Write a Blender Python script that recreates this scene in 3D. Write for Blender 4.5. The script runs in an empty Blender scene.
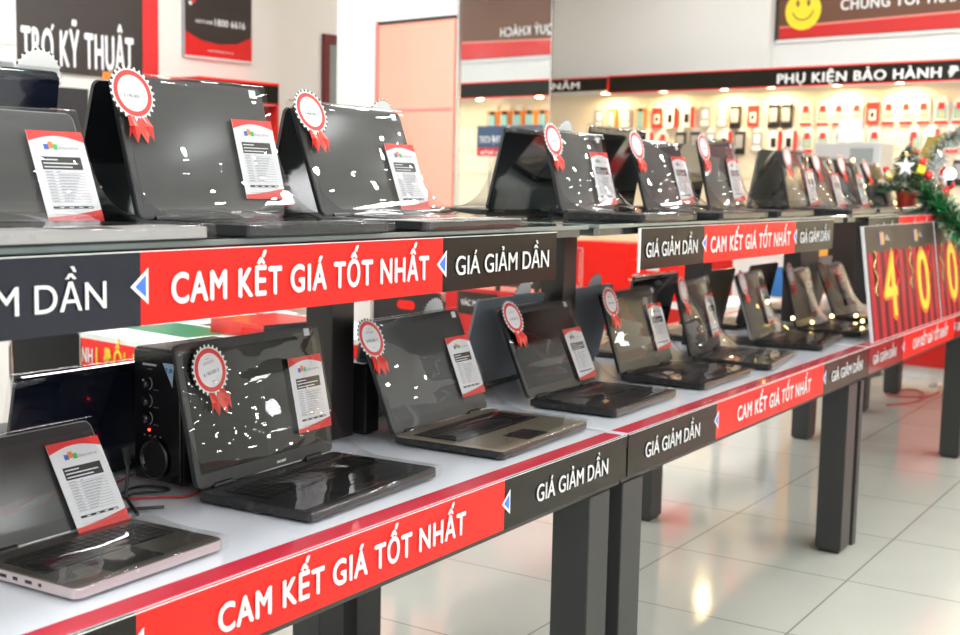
import bpy, bmesh, math, random
from mathutils import Vector, Matrix, noise
R = math.radians
C = bpy.context.scene.collection
sc = bpy.context.scene
random.seed(7)

# ------------------------------------------------------------------ materials
MATS = {}
def mat(name, col, rough=.5, metal=0, spec=.5, coat=0, emit=None, estr=0, var=0, vscale=20, bump=0, bscale=60, crough=.05):
    if name in MATS: return MATS[name]
    m = bpy.data.materials.new(name); m.use_nodes = True
    nt = m.node_tree; b = nt.nodes['Principled BSDF']
    b.inputs['Base Color'].default_value = (*col, 1)
    b.inputs['Roughness'].default_value = rough
    b.inputs['Metallic'].default_value = metal
    b.inputs['Specular IOR Level'].default_value = spec
    b.inputs['Coat Weight'].default_value = coat
    b.inputs['Coat Roughness'].default_value = crough
    if emit:
        b.inputs['Emission Color'].default_value = (*emit, 1)
        b.inputs['Emission Strength'].default_value = estr
    if var or bump:
        tc = nt.nodes.new('ShaderNodeTexCoord')
        n = nt.nodes.new('ShaderNodeTexNoise'); n.inputs['Scale'].default_value = vscale if var else bscale
        n.inputs['Detail'].default_value = 4
        nt.links.new(tc.outputs['Object'], n.inputs['Vector'])
        if var:
            mr = nt.nodes.new('ShaderNodeMapRange')
            mr.inputs[3].default_value = 1 - var; mr.inputs[4].default_value = 1 + var
            nt.links.new(n.outputs['Fac'], mr.inputs[0])
            mx = nt.nodes.new('ShaderNodeVectorMath'); mx.operation = 'SCALE'
            mx.inputs[0].default_value = col
            nt.links.new(mr.outputs[0], mx.inputs['Scale'])
            nt.links.new(mx.outputs[0], b.inputs['Base Color'])
        if bump:
            n2 = nt.nodes.new('ShaderNodeTexNoise'); n2.inputs['Scale'].default_value = bscale
            nt.links.new(tc.outputs['Object'], n2.inputs['Vector'])
            bp = nt.nodes.new('ShaderNodeBump'); bp.inputs['Strength'].default_value = bump; bp.inputs['Distance'].default_value = .002
            nt.links.new(n2.outputs['Fac'], bp.inputs['Height'])
            nt.links.new(bp.outputs[0], b.inputs['Normal'])
    MATS[name] = m
    return m

def floor_mat():
    m = bpy.data.materials.new('polished_tile'); m.use_nodes = True
    nt = m.node_tree; b = nt.nodes['Principled BSDF']; L = nt.links.new
    tc = nt.nodes.new('ShaderNodeTexCoord'); mp = nt.nodes.new('ShaderNodeMapping')
    mp.inputs['Location'].default_value = (-3.513, -1.143, 0)
    L(tc.outputs['Object'], mp.inputs['Vector'])
    br = nt.nodes.new('ShaderNodeTexBrick'); br.offset = 0; br.squash = 1
    br.inputs['Scale'].default_value = 1
    br.inputs['Brick Width'].default_value = .612; br.inputs['Row Height'].default_value = .625
    br.inputs['Mortar Size'].default_value = .0028; br.inputs['Mortar Smooth'].default_value = .1; br.inputs['Bias'].default_value = 0
    br.inputs['Color1'].default_value = (.63, .64, .585, 1); br.inputs['Color2'].default_value = (.60, .61, .555, 1)
    br.inputs['Mortar'].default_value = (.25, .24, .2, 1)
    L(mp.outputs[0], br.inputs['Vector'])
    n = nt.nodes.new('ShaderNodeTexNoise'); n.inputs['Scale'].default_value = 3; n.inputs['Detail'].default_value = 6
    L(tc.outputs['Object'], n.inputs['Vector'])
    mr = nt.nodes.new('ShaderNodeMapRange'); mr.inputs[3].default_value = .92; mr.inputs[4].default_value = 1.08
    L(n.outputs['Fac'], mr.inputs[0])
    vm = nt.nodes.new('ShaderNodeVectorMath'); vm.operation = 'SCALE'
    L(br.outputs['Color'], vm.inputs[0]); L(mr.outputs[0], vm.inputs['Scale']); L(vm.outputs[0], b.inputs['Base Color'])
    b.inputs['Roughness'].default_value = .09; b.inputs['Specular IOR Level'].default_value = .6
    return m

def film_mat():
    m = bpy.data.materials.new('clear_wrap_film'); m.use_nodes = True
    nt = m.node_tree; nt.nodes.clear(); L = nt.links.new
    out = nt.nodes.new('ShaderNodeOutputMaterial'); mix = nt.nodes.new('ShaderNodeMixShader')
    tr = nt.nodes.new('ShaderNodeBsdfTransparent'); gl = nt.nodes.new('ShaderNodeBsdfGlossy')
    tr.inputs[0].default_value = (.95, .95, .95, 1); gl.inputs['Roughness'].default_value = .012
    fr = nt.nodes.new('ShaderNodeLayerWeight'); fr.inputs['Blend'].default_value = .5
    pw = nt.nodes.new('ShaderNodeMath'); pw.operation = 'POWER'; pw.inputs[1].default_value = 4
    L(fr.outputs['Facing'], pw.inputs[0])
    tc = nt.nodes.new('ShaderNodeTexCoord')
    n = nt.nodes.new('ShaderNodeTexNoise'); n.inputs['Scale'].default_value = 14; n.inputs['Detail'].default_value = 1.5; n.inputs['Distortion'].default_value = .8
    bp = nt.nodes.new('ShaderNodeBump'); bp.inputs['Strength'].default_value = .12; bp.inputs['Distance'].default_value = .003
    L(tc.outputs['Object'], n.inputs['Vector']); L(n.outputs['Fac'], bp.inputs['Height']); L(bp.outputs[0], gl.inputs['Normal'])
    mu = nt.nodes.new('ShaderNodeMath'); mu.operation = 'MULTIPLY_ADD'; mu.inputs[1].default_value = .85; mu.inputs[2].default_value = .05
    L(pw.outputs[0], mu.inputs[0]); L(mu.outputs[0], mix.inputs[0]); L(tr.outputs[0], mix.inputs[1]); L(gl.outputs[0], mix.inputs[2]); L(mix.outputs[0], out.inputs[0])
    return m

def mirror_mat():
    return mat('mirror_silver', (.9, .93, .93), .01, 1)

def curtain_mat():
    m = bpy.data.materials.new('printed_red_curtain'); m.use_nodes = True
    nt = m.node_tree; b = nt.nodes['Principled BSDF']; L = nt.links.new
    tc = nt.nodes.new('ShaderNodeTexCoord')
    w = nt.nodes.new('ShaderNodeTexWave'); w.inputs['Scale'].default_value = 2.8; w.inputs['Distortion'].default_value = .8; w.inputs['Detail'].default_value = 1
    L(tc.outputs['Object'], w.inputs['Vector'])
    cr = nt.nodes.new('ShaderNodeValToRGB')
    cr.color_ramp.elements[0].color = (.05, .001, .004, 1); cr.color_ramp.elements[1].color = (.50, .010, .028, 1)
    L(w.outputs['Fac'], cr.inputs[0]); L(cr.outputs[0], b.inputs['Base Color'])
    b.inputs['Roughness'].default_value = .45; b.inputs['Specular IOR Level'].default_value = .2
    return m

def poster_mat():
    m = bpy.data.materials.new('printed_fire_picture'); m.use_nodes = True
    nt = m.node_tree; b = nt.nodes['Principled BSDF']; L = nt.links.new
    tc = nt.nodes.new('ShaderNodeTexCoord'); n = nt.nodes.new('ShaderNodeTexNoise'); n.inputs['Scale'].default_value = 9
    L(tc.outputs['Object'], n.inputs['Vector'])
    cr = nt.nodes.new('ShaderNodeValToRGB'); e = cr.color_ramp.elements
    e[0].position = .35; e[0].color = (.45, .5, .6, 1); e[1].position = .75; e[1].color = (.9, .25, .02, 1)
    x = e.new(.55); x.color = (.85, .55, .3, 1)
    L(n.outputs['Fac'], cr.inputs[0]); L(cr.outputs[0], b.inputs['Base Color'])
    return m

WHITE = mat('wall_white', (.80, .80, .78), .6, var=.02, vscale=2)
CREAM = mat('wall_cream', (.79, .765, .70), .6, var=.02, vscale=2)
CEIL = mat('ceiling_white', (.78, .78, .76), .7)
TOPW = mat('white_laminate', (.78, .80, .88), .22, coat=.3, var=.015, vscale=5)
REDL = mat('crimson_edge_strip', (.62, .03, .06), .25, coat=.4)
REDV = mat('red_vinyl', (.93, .016, .010), .35, spec=.3)
REDC = mat('red_paint', (.62, .012, .012), .3, coat=.3)
REDD = mat('deep_red_vinyl', (.16, .004, .008), .25, coat=.5)
BLKV = mat('black_vinyl', (.015, .014, .010), .22, spec=.2, bump=.06, bscale=60)
DARKV = mat('black_glossy_vinyl', (.012, .012, .022), .2, spec=.45, bump=.35, bscale=45)
LETW = mat('white_lettering', (.88, .88, .88), .4)
LETG = mat('grey_lettering', (.25, .25, .3), .5)
LETK = mat('black_lettering', (.02, .02, .02), .5)
LETY = mat('yellow_lettering', (.9, .62, .03), .4)
ARB = mat('blue_print', (.07, .2, .75), .4)
LEGM = mat('charcoal_metal', (.035, .036, .036), .42, spec=.4, var=.08, vscale=40)
POSTM = mat('brown_black_laminate', (.022, .018, .018), .35)
APR = mat('apron_grey', (.045, .043, .038), .45)
GLASS = mat('green_shelf_glass', (.16, .2, .19), .06, coat=1)
SHELFM = mat('shelf_dark_board', (.06, .065, .065), .2, coat=.6)
BLKP = mat('black_plastic', (.012, .012, .013), .3)
BLKG = mat('black_gloss_plastic', (.006, .006, .008), .08, coat=1)
NAVY = mat('navy_black_lid', (.008, .010, .022), .15, coat=.6)
SCR = mat('dark_screen', (.06, .06, .063), .14, spec=.4)
SCRB = mat('black_screen', (.014, .013, .012), .10, spec=.3)
BEZ = mat('bezel_grey_black', (.05, .05, .052), .25, spec=.35)
SILV = mat('silver_lid', (.36, .39, .44), .35)
GREYL = mat('grey_lid', (.24, .265, .30), .35)
DECKD = mat('dark_deck', (.03, .03, .032), .25, metal=.3)
DECKB = mat('brown_grey_deck', (.16, .14, .12), .28, metal=.6)
DECKG = mat('gold_deck', (.50, .42, .31), .28, metal=.6)
DECKS = mat('pale_silver_deck', (.50, .48, .47), .3, metal=.5)
ROSEG = mat('rose_gold_edge', (.60, .50, .52), .3, metal=.3)
KEY = mat('black_keys', (.01, .01, .01), .35)
KEYG = mat('charcoal_keys', (.03, .03, .03), .4)
PORT = mat('port_black', (.005, .005, .005), .5)
PAPER = mat('card_paper', (.82, .82, .86), .35)
PAPR = mat('card_red', (.80, .035, .03), .35)
STICKB = mat('sticker_blue', (.03, .2, .55), .3)
STICKL = mat('sticker_pale_blue', (.5, .7, .9), .3)
LOGB = mat('logo_blue', (.05, .12, .6), .4); LOGO_ = mat('logo_orange', (.9, .25, .03), .4); LOGG = mat('logo_green', (.05, .5, .15), .4)
RIB = mat('red_satin_ribbon', (.80, .045, .03), .3, coat=.3)
RING = mat('rosette_red_ring', (.78, .04, .035), .4)
FILM = film_mat()
CHROME = mat('chrome', (.7, .7, .7), .15, metal=1)
SIGNB = mat('sign_dark_brown', (.03, .022, .018), .4)
POSTB = mat('poster_brown', (.14, .055, .025), .35)
PEG = mat('pegboard_cream', (.78, .70, .55), .5)
WARM = mat('warm_lamp', (1, .9, .7), .5, emit=(1, .78, .42), estr=25)
COOL = mat('downlight_glow', (1, 1, 1), .5, emit=(.97, 1, .99), estr=100)
PANEL = mat('fill_panel_glow', (1, 1, 1), .5, emit=(.97, .98, 1), estr=16)
PINK = mat('pink_orange_added_glow', (.95, .36, .27), .25, coat=.6, emit=(1, .40, .26), estr=.22)  # slight emission added so the panel looks lit; it is no lamp
PINKD = mat('coral_edge_panel', (.85, .24, .22), .3, coat=.4)
LIME = mat('lime_packaging', (.62, .62, .03), .4)
ORNG = mat('orange_packaging', (.85, .22, .02), .4)
TEAL = mat('teal_packaging', (.22, .42, .45), .4)
GREYP = mat('grey_packaging', (.30, .31, .33), .4)
PALE = mat('pale_packaging', (.75, .74, .72), .4)
GREENP = mat('green_print', (.02, .2, .09), .3)
BROWN = mat('brown_box', (.25, .12, .05), .6)
DKRED = mat('dark_red_door_frame', (.12, .012, .01), .35)
NEEDLE = mat('fir_needles', (.03, .11, .035), .6, var=.3, vscale=30)
NEEDW = mat('frosted_needles', (.62, .66, .64), .6)
POTR = mat('red_pot', (.7, .06, .03), .4)
GOLD = mat('gold_ball', (.75, .55, .22), .2, metal=.7)
REDB = mat('red_ball', (.8, .03, .02), .15, coat=.5)
STARW = mat('white_star', (.85, .88, .9), .3)
TINS = mat('silver_tinsel', (.75, .78, .78), .15, metal=.9)
TING = mat('green_tinsel', (.02, .35, .09), .2, metal=.7)
OLIVE = mat('olive_gold_ribbon', (.38, .28, .06), .35, metal=.3)
BULB = mat('white_bulb_glow', (1, 1, 1), .3, emit=(.85, .95, 1), estr=6)
FAIRY = mat('fairy_glow', (1, 1, 1), .3, emit=(1, .75, .25), estr=8)
LEDR = mat('red_led', (1, .1, .05), .3, emit=(1, .05, .02), estr=5)
CABR = mat('red_cable', (.5, .02, .02), .4)
PGREY = mat('monitor_grey', (.45, .46, .45), .5)
GLASSD = mat('dark_glass', (.25, .28, .27), .1)
YELF = mat('yellow_face', (.95, .75, .03), .4)
SKIN = mat('doll_skin', (.8, .5, .38), .5)

# ------------------------------------------------------------------ helpers
TH = R(-8)
def B(x, y, z=0):   # building frame -> world
    v = Matrix.Rotation(TH, 3, 'Z') @ Vector((x, y, 0)); return Vector((v.x, v.y, z))

class MB:
    def __init__(s): s.v = []; s.f = []; s.m = []; s.mats = []
    def mi(s, m):
        if m not in s.mats: s.mats.append(m)
        return s.mats.index(m)
    def add(s, vs, fs, m):
        o = len(s.v); s.v += [tuple(v) for v in vs]; k = s.mi(m)
        for f in fs: s.f.append([i + o for i in f]); s.m.append(k)
        return s
    def box(s, x0, x1, y0, y1, z0, z1, m):
        vs = [(x0,y0,z0),(x1,y0,z0),(x1,y1,z0),(x0,y1,z0),(x0,y0,z1),(x1,y0,z1),(x1,y1,z1),(x0,y1,z1)]
        return s.add(vs, [(0,3,2,1),(4,5,6,7),(0,1,5,4),(1,2,6,5),(2,3,7,6),(3,0,4,7)], m)
    def prism(s, pts, m, axis='z', a=0, b=.01):
        # pts counter-clockwise 2D; extruded between a and b along axis
        n = len(pts)
        def P(p, t):
            return (p[0], p[1], t) if axis == 'z' else ((p[0], t, p[1]) if axis == 'y' else (t, p[0], p[1]))
        vs = [P(p, a) for p in pts] + [P(p, b) for p in pts]
        fs = [tuple(range(n))[::-1], tuple(range(n, 2*n))] + [(i, (i+1) % n, n+(i+1) % n, n+i) for i in range(n)]
        if axis == 'y': fs = [tuple(f)[::-1] for f in fs]
        return s.add(vs, fs, m)
    def tube(s, pts, r, m, n=8, cap=True):
        pts = [Vector(p) for p in pts]; vs = []; fs = []
        for i, p in enumerate(pts):
            t = (pts[min(i+1, len(pts)-1)] - pts[max(i-1, 0)]).normalized()
            u = t.cross(Vector((0, 0, 1)))
            if u.length < .05: u = t.cross(Vector((1, 0, 0)))
            u.normalize(); w = t.cross(u)
            rr = r[i] if isinstance(r, (list, tuple)) else r
            for k in range(n):
                a = 2*math.pi*k/n; vs.append(p + u*math.cos(a)*rr + w*math.sin(a)*rr)
        for i in range(len(pts)-1):
            for k in range(n):
                fs.append((i*n+k, i*n+(k+1) % n, (i+1)*n+(k+1) % n, (i+1)*n+k))
        if cap:
            fs.append(tuple(range(n))[::-1]); fs.append(tuple((len(pts)-1)*n+k for k in range(n)))
        return s.add(vs, fs, m)
    def lathe(s, prof, m, n=20, c=(0, 0, 0)):
        vs = []; fs = []
        for r, z in prof:
            for k in range(n):
                a = 2*math.pi*k/n; vs.append((c[0]+r*math.cos(a), c[1]+r*math.sin(a), c[2]+z))
        for i in range(len(prof)-1):
            for k in range(n): fs.append((i*n+k, i*n+(k+1) % n, (i+1)*n+(k+1) % n, (i+1)*n+k))
        fs.append(tuple(range(n))[::-1]); fs.append(tuple((len(prof)-1)*n+k for k in range(n)))
        return s.add(vs, fs, m)
    def ball(s, c, r, m, n=12, h=8, sc_=(1, 1, 1)):
        prof = [(max(r*math.sin(math.pi*i/h), .0001), -r*math.cos(math.pi*i/h)) for i in range(h+1)]
        o = len(s.v); s.lathe(prof, m, n)
        for i in range(o, len(s.v)):
            v = s.v[i]; s.v[i] = (c[0]+v[0]*sc_[0], c[1]+v[1]*sc_[1], c[2]+v[2]*sc_[2])
        return s
    def mesh(s, name, smooth=False):
        me = bpy.data.meshes.new(name); me.from_pydata(s.v, [], s.f)
        for m in s.mats: me.materials.append(m)
        me.polygons.foreach_set('material_index', s.m)
        if smooth: me.polygons.foreach_set('use_smooth', [True]*len(s.f))
        me.update()
        return me

def link(name, me, parent=None, loc=(0,0,0), rot=(0,0,0), scale=None, bevel=0, mtx=None):
    o = bpy.data.objects.new(name, me); C.objects.link(o)
    if parent is not None: o.parent = parent
    if mtx is not None: o.matrix_local = mtx
    else:
        o.location = loc; o.rotation_euler = rot
        if scale: o.scale = scale
    if bevel:
        b = o.modifiers.new('bevel', 'BEVEL'); b.width = bevel; b.segments = 2; b.limit_method = 'ANGLE'; b.angle_limit = R(50)
    return o
def tag(o, label, cat, group=None, kind=None):
    if label: o['label'] = label
    if cat: o['category'] = cat
    if group: o['group'] = group
    if kind: o['kind'] = kind
    return o
def thing(name, label, cat, loc=(0,0,0), rz=0, group=None):
    o = bpy.data.objects.new(name, None); C.objects.link(o); o.empty_display_size = .05
    o.location = loc; o.rotation_euler = (0, 0, rz)
    return tag(o, label, cat, group)
def copy_tree(o, parent=None):
    c = o.copy(); C.objects.link(c); c.parent = parent
    for ch in list(o.children): copy_tree(ch, c)
    return c
def struct(name, mb, loc=(0,0,0), rz=0, parent=None):
    o = link(name, mb.mesh(name), parent, loc, (0, 0, rz))
    if parent is None: o['kind'] = 'structure'
    return o

TXT = {}
def text_mesh(s, bold, m, ext=.0):
    k = (s, bold, m.name, ext)
    if k in TXT: return TXT[k]
    cu = bpy.data.curves.new('t', 'FONT'); cu.body = s; cu.size = 1; cu.offset = 0; cu.resolution_u = 5; cu.extrude = ext
    cu.space_character = 1.0 + bold*3
    o = bpy.data.objects.new('t', cu); C.objects.link(o)
    dg = bpy.context.evaluated_depsgraph_get(); dg.update()
    me = bpy.data.meshes.new_from_object(o.evaluated_get(dg)); bpy.data.objects.remove(o)
    if bold:
        b2 = bmesh.new(); b2.from_mesh(me); g0 = list(b2.verts)+list(b2.edges)+list(b2.faces)
        for i, (dx, dy) in enumerate(((bold, 0), (-bold, 0), (0, bold*.6), (0, -bold*.6))):
            d = bmesh.ops.duplicate(b2, geom=g0)
            for e_ in d['geom']:
                if isinstance(e_, bmesh.types.BMVert): e_.co.x += dx; e_.co.y += dy; e_.co.z += .0004*(i+1)
        b2.to_mesh(me); b2.free()
    me.name = 'lettering'; me.materials.clear(); me.materials.append(m)
    for p in me.polygons: p.material_index = 0
    xs = [v.co.x for v in me.vertices]; x0, x1 = min(xs), max(xs)
    for v in me.vertices: v.co.x -= x0
    TXT[k] = (me, x1-x0); return TXT[k]
CAP = .727
def text(name, s, parent, x0, width, z0, cap, y, m=LETW, bold=0, flip=False, frame=None, label=None):
    """lettering standing in the local XZ plane, facing -y; x0 left, z0 baseline, cap = capital height"""
    me, w = text_mesh(s, bold, m)
    mt = Matrix.Translation((x0, y, z0)) @ Matrix.Rotation(R(90), 4, 'X') @ Matrix.Diagonal((width/w, cap/CAP, 1, 1))
    if frame is not None: mt = frame @ mt
    o = link(name, me, parent, mtx=mt)
    return o

def rrect(x0, x1, z0, z1, r, n=4):
    pts = []
    for cx_, cz_, a0 in ((x1-r, z0+r, -90), (x1-r, z1-r, 0), (x0+r, z1-r, 90), (x0+r, z0+r, 180)):
        for i in range(n+1):
            a = R(a0 + 90*i/n); pts.append((cx_+r*math.cos(a), cz_+r*math.sin(a)))
    return pts

# ------------------------------------------------------------------ camera
f = 1230.; 
Xc = Vector((800, -119, f)).normalized(); a = .021; c = -(a*800+119)/f
Zc = Vector((a, -1, c)).normalized(); Yc = Zc.cross(Xc)
Rw = Matrix((Xc, Yc, Zc))
H = 1.33
right = Rw @ Vector((1, 0, 0)); up = Rw @ Vector((0, -1, 0)); back = Rw @ Vector((0, 0, -1))
cam = bpy.data.cameras.new('camera'); co = bpy.data.objects.new('camera', cam); C.objects.link(co)
mw = Matrix((right, up, back)).transposed().to_4x4(); mw.translation = (0, 0, H); co.matrix_world = mw
cam.sensor_width = 36; cam.lens = f/960*36; cam.clip_start = .05
cam.dof.use_dof = True; cam.dof.focus_distance = 2.35; cam.dof.aperture_fstop = 5.6
sc.camera = co

# ------------------------------------------------------------------ room shell (building frame, turned 8 degrees)
RX0, RX1, RY0, RY1, RH = -3.5, 16, -11, 6.5, 3.3
fm = floor_mat()
mb = MB(); mb.add([B(RX0, RY0), B(RX1, RY0), B(RX1, 7.3), B(RX0, 7.3)], [(0,1,2,3)], fm)
for i in range(4): v = mb.v[i]; mb.v.append((v[0], v[1], -.05))
mb.f += [[7,6,5,4]]; mb.m += [0]
struct('floor', mb)
struct('ceiling', MB().box(RX0, RX1, RY0, 7.3, RH, RH+.1, CEIL), rz=TH)
struct('wall_left', MB().box(RX0, 6.6, RY1, RY1+.15, 0, RH, CREAM).box(6.45, 6.6, RY1+.15, 7.3, 0, RH, CREAM).box(6.6, 9.1, 7.3, 7.45, 0, RH, CREAM), rz=TH)
struct('wall_back', MB().box(8.95, 9.1, -2.5, 7.3, 0, RH, WHITE), rz=TH)
struct('wall_behind', MB().box(RX0-.15, RX0, RY0, RY1, 0, RH, WHITE), rz=TH)
struct('wall_right', MB().box(RX1, RX1+.15, RY0, -2.5, 0, RH, WHITE), rz=TH)
struct('wall_return', MB().box(8.95, RX1, -2.65, -2.5, 0, RH, WHITE), rz=TH)
# shallow pier behind the left part of the header
struct('wall_pier', MB().box(8.86, 8.95, 4.72, 7.3, 2.26, RH, WHITE), rz=TH)
# shop front: row of window frames, unseen, left open so the sky adds frontal fill light
mb = MB()
for i in range(9): x = RX0 + i*(RX1-RX0)/8; mb.box(x-.04, x+.04, RY0-.06, RY0, 0, RH, LEGM)
mb.box(RX0, RX1, RY0-.06, RY0, 2.6, 2.68, LEGM); mb.box(RX0, RX1, RY0-.06, RY0, 0, .12, LEGM)
struct('fill_window_1', mb, rz=TH)

# mirrored column
CX0, CX1, CY = 5.12, 5.95, 4.62
mb = MB().box(CX0, CX1, CY, 5.60, 0, RH, WHITE)
struct('wall_column', mb, rz=TH)
pn = thing('mirror_panel', 'tall silver mirror on the front of the square white column', 'mirror', B(CX0, CY), TH)
link('mirror_glass', MB().box(.012, CX1-CX0-.012, -.012, -.002, .5, 3.0, mirror_mat()).mesh('m'), pn)
mb = MB().box(-.012, .012, -.016, -.001, .5, 3.0, CHROME); mb.box(CX1-CX0-.012, CX1-CX0, -.016, -.001, .5, 3.0, CHROME)
link('mirror_edge', mb.mesh('m'), pn)
pk = thing('coral_panel', 'glossy pink-orange panel on the side of the white column beside the mirror', 'panel', B(CX0, CY), TH)
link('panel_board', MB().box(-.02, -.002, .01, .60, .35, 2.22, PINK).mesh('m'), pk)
mb = MB().box(-.03, -.002, .60, .62, .35, 2.24, PINKD); mb.box(-.03, -.002, .01, .60, 2.22, 2.235, LEGM)
link('panel_frame', mb.mesh('m'), pk)
link('panel_rail', MB().box(-.024, -.02, .02, .6, 1.72, 1.735, PINKD).mesh('m'), pk)

# ------------------------------------------------------------------ lights
dl = MB().lathe([(.085, 0), (.085, -.012), (.065, -.012)], CEIL, 12).lathe([(.063, -.0125), (.063, -.016)], COOL, 12).mesh('downlight')
FILL_PANELS = ((0, 1.5), (6.8, 3.2), (1.5, 4.8), (3.6, 5.3), (4.5, 3.0), (-1.0, -3.0), (7.5, -1.0))  # unseen ceiling panels added as main fill; one brightens the column side
for i in range(17):
    for j in range(16):
        x = -1.9+i*1.0; y = -9.6+j*1.0
        if any(abs(x-px) < .8 and abs(y-py) < .5 for px, py in FILL_PANELS) or (x > 8.2 and y > -3.2): continue
        o = link('downlight', dl, None, B(x, y, RH), (0, 0, 0))
        tag(o, 'small round recessed white ceiling downlight', 'light', 'recessed ceiling downlights')
pl = MB().box(-.62, .62, -.32, .32, -.03, 0, CEIL).box(-.58, .58, -.28, .28, -.034, -.029, PANEL).mesh('fill_panel')
for x, y in FILL_PANELS:
    tag(link('fill_panel', pl, None, B(x, y, RH-.001), (0, 0, TH)), 'flat rectangular white ceiling light panel', 'light', 'added ceiling fill lights')
w = bpy.data.worlds.new('w'); sc.world = w; w.use_nodes = True
w.node_tree.nodes['Background'].inputs[0].default_value = (.92, .95, 1, 1); w.node_tree.nodes['Background'].inputs[1].default_value = 1.2

def area(loc, size, power, col, rot=(0,0,0)):
    l = bpy.data.lights.new('lamp', 'AREA'); l.shape = 'DISK'; l.size = size; l.energy = power; l.color = col
    o = bpy.data.objects.new('lamp_light', l); C.objects.link(o); o.location = loc; o.rotation_euler = rot; return o

# ------------------------------------------------------------------ banners
def arrow_mesh(name, h):
    mb = MB()
    wd = h*.62
    mb.add([(0, -.0016, h/2), (wd, -.0016, 0), (wd, -.0016, h)], [(0, 1, 2)], LETW)
    k = .18
    mb.add([(wd*.26, -.0020, h*.5), (wd*.86, -.0020, h*.2), (wd*.86, -.0020, h*.8)], [(0, 1, 2)], ARB)
    return mb.mesh(name)

def banner(parent, x0, z0, h, segs, y):
    """segs: list of (kind, xa, xb) in parent x; kind 'b','r','d'. text fitted inside."""
    xa = min(s[1] for s in segs); xb = max(s[2] for s in segs)
    mb = MB()
    for k, a_, b_, *_ in segs:
        mb.box(a_, b_, y, y+.004, z0, z0+h, {'b': BLKV, 'r': REDV, 'd': REDD, 'g': DARKV}[k])
    mb.box(xa, xb, y-.0008, y, z0+h-.0015, z0+h, LETW)
    bn = link('edge_banner', mb.mesh('edge_banner'), parent)
    for s in segs:
        k, a_, b_ = s[:3]; t0, t1 = s[3], s[4]
        if k == 'r': text('lettering', 'CAM KẾT GIÁ TỐT NHẤT', bn, t0, t1-t0, z0+h*.27, h*.43, y-.0015, LETW, .042)
        else: text('lettering', 'GIÁ GIẢM DẦN', bn, t0, t1-t0, z0+h*.29, h*.37, y-.0015, LETW, .004)
        if k == 'r':
            am = arrow_mesh('arrow', h*.5)
            link('arrow', am, bn, (a_-.020, y, z0+h*.28))
        if len(s) > 5 and s[5]:
            link('arrow', arrow_mesh('arrow', h*.5), bn, (b_-.03, y, z0+h*.28))
    return bn

# ------------------------------------------------------------------ display tables
T = .75; YF, YBK = 1.2435, 2.12
def table(x0, x1, label, bcols, legs, lw=.10):
    t = thing('display_table', label, 'table', (x0, YF, 0), 0, 'display tables in a row')
    if x0 == 4.605: link('leg', MB().box(-.052, -.012, .006, .10, 0, T-.125, LEGM).mesh('leg'), t)
    W = x1-x0; D = YBK-YF
    link('tabletop', MB().box(.002, W-.002, .001, D, T-.035, T, TOPW).mesh('top'), t, bevel=.002)
    mb = MB().box(.004, W-.02, 0, .044, T, T+.0012, REDL); mb.box(.004, W-.02, D-.044, D, T, T+.0012, REDL)
    link('edge_strip', mb.mesh('strip'), t)
    mb = MB().box(0, W, .012, D-.012, T-.122, T-.034, APR)
    link('apron', mb.mesh('apron'), t, bevel=.002)
    for lx, ly in legs:
        if True:
            lm = MB().box(lx, lx+lw, ly, ly+.095, .012, T-.121, LEGM); lm.box(lx+.008, lx+lw-.008, ly+.008, ly+.087, 0, .012, BLKP)
            link('leg', lm.mesh('leg'), t, bevel=.003)
    y = -.0045
    rx0, rx1 = bcols['red']; k = bcols.get('k', 'b')
    segs = [(k, 0, rx0, bcols['l'][0], bcols['l'][1]), ('r', rx0, rx1, rx0+.149, rx1-.14), (k, rx1, W, bcols['r'][0], bcols['r'][1])]
    bn = banner(t, 0, T-.104, .102, segs, y)
    link('arrow', arrow_mesh('arrow', .051), bn, (rx1-.012, y, T-.104+.028))
    return t
X1 = .575
table(X1, 2.568, 'long white display table nearest the camera with the small laptop at its near end', {'red': (1.091-X1, 2.026-X1), 'l': (.06, .42), 'r': (2.15-X1, 2.47-X1)}, [(0, .006), (0, .80), (2.411-X1, .006), (2.42-X1, .80)])
table(2.578, 4.595, 'white display table in the middle of the row with five open laptops', {'red': (3.12-2.578, 4.06-2.578), 'l': (2.669-2.578, 3.0-2.578), 'r': (4.141-2.578, 4.511-2.578)}, [(0, .006), (.0, .80), (4.402-2.578, .006), (4.375-2.578, .755)], .11)
table(4.605, 6.58, 'farthest visible white display table with the tall red price boards standing on it', {'red': (5.105-4.605, 6.04-4.605), 'l': (4.656-4.605, 4.987-4.605), 'r': (6.1-4.605, 6.45-4.605), 'k': 'd'}, [(6.38-4.605, .006), (6.35-4.605, .76)], .12)
# table 4, beyond
table(6.59, 8.56, 'dark legs of the last display table beyond the price boards', {'red': (.53, 1.46), 'l': (.1, .45), 'r': (1.52, 1.9), 'k': 'd'}, [(7.37-6.59, .75), (8.17-6.59, .76), (8.17-6.59, .006)])

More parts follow.
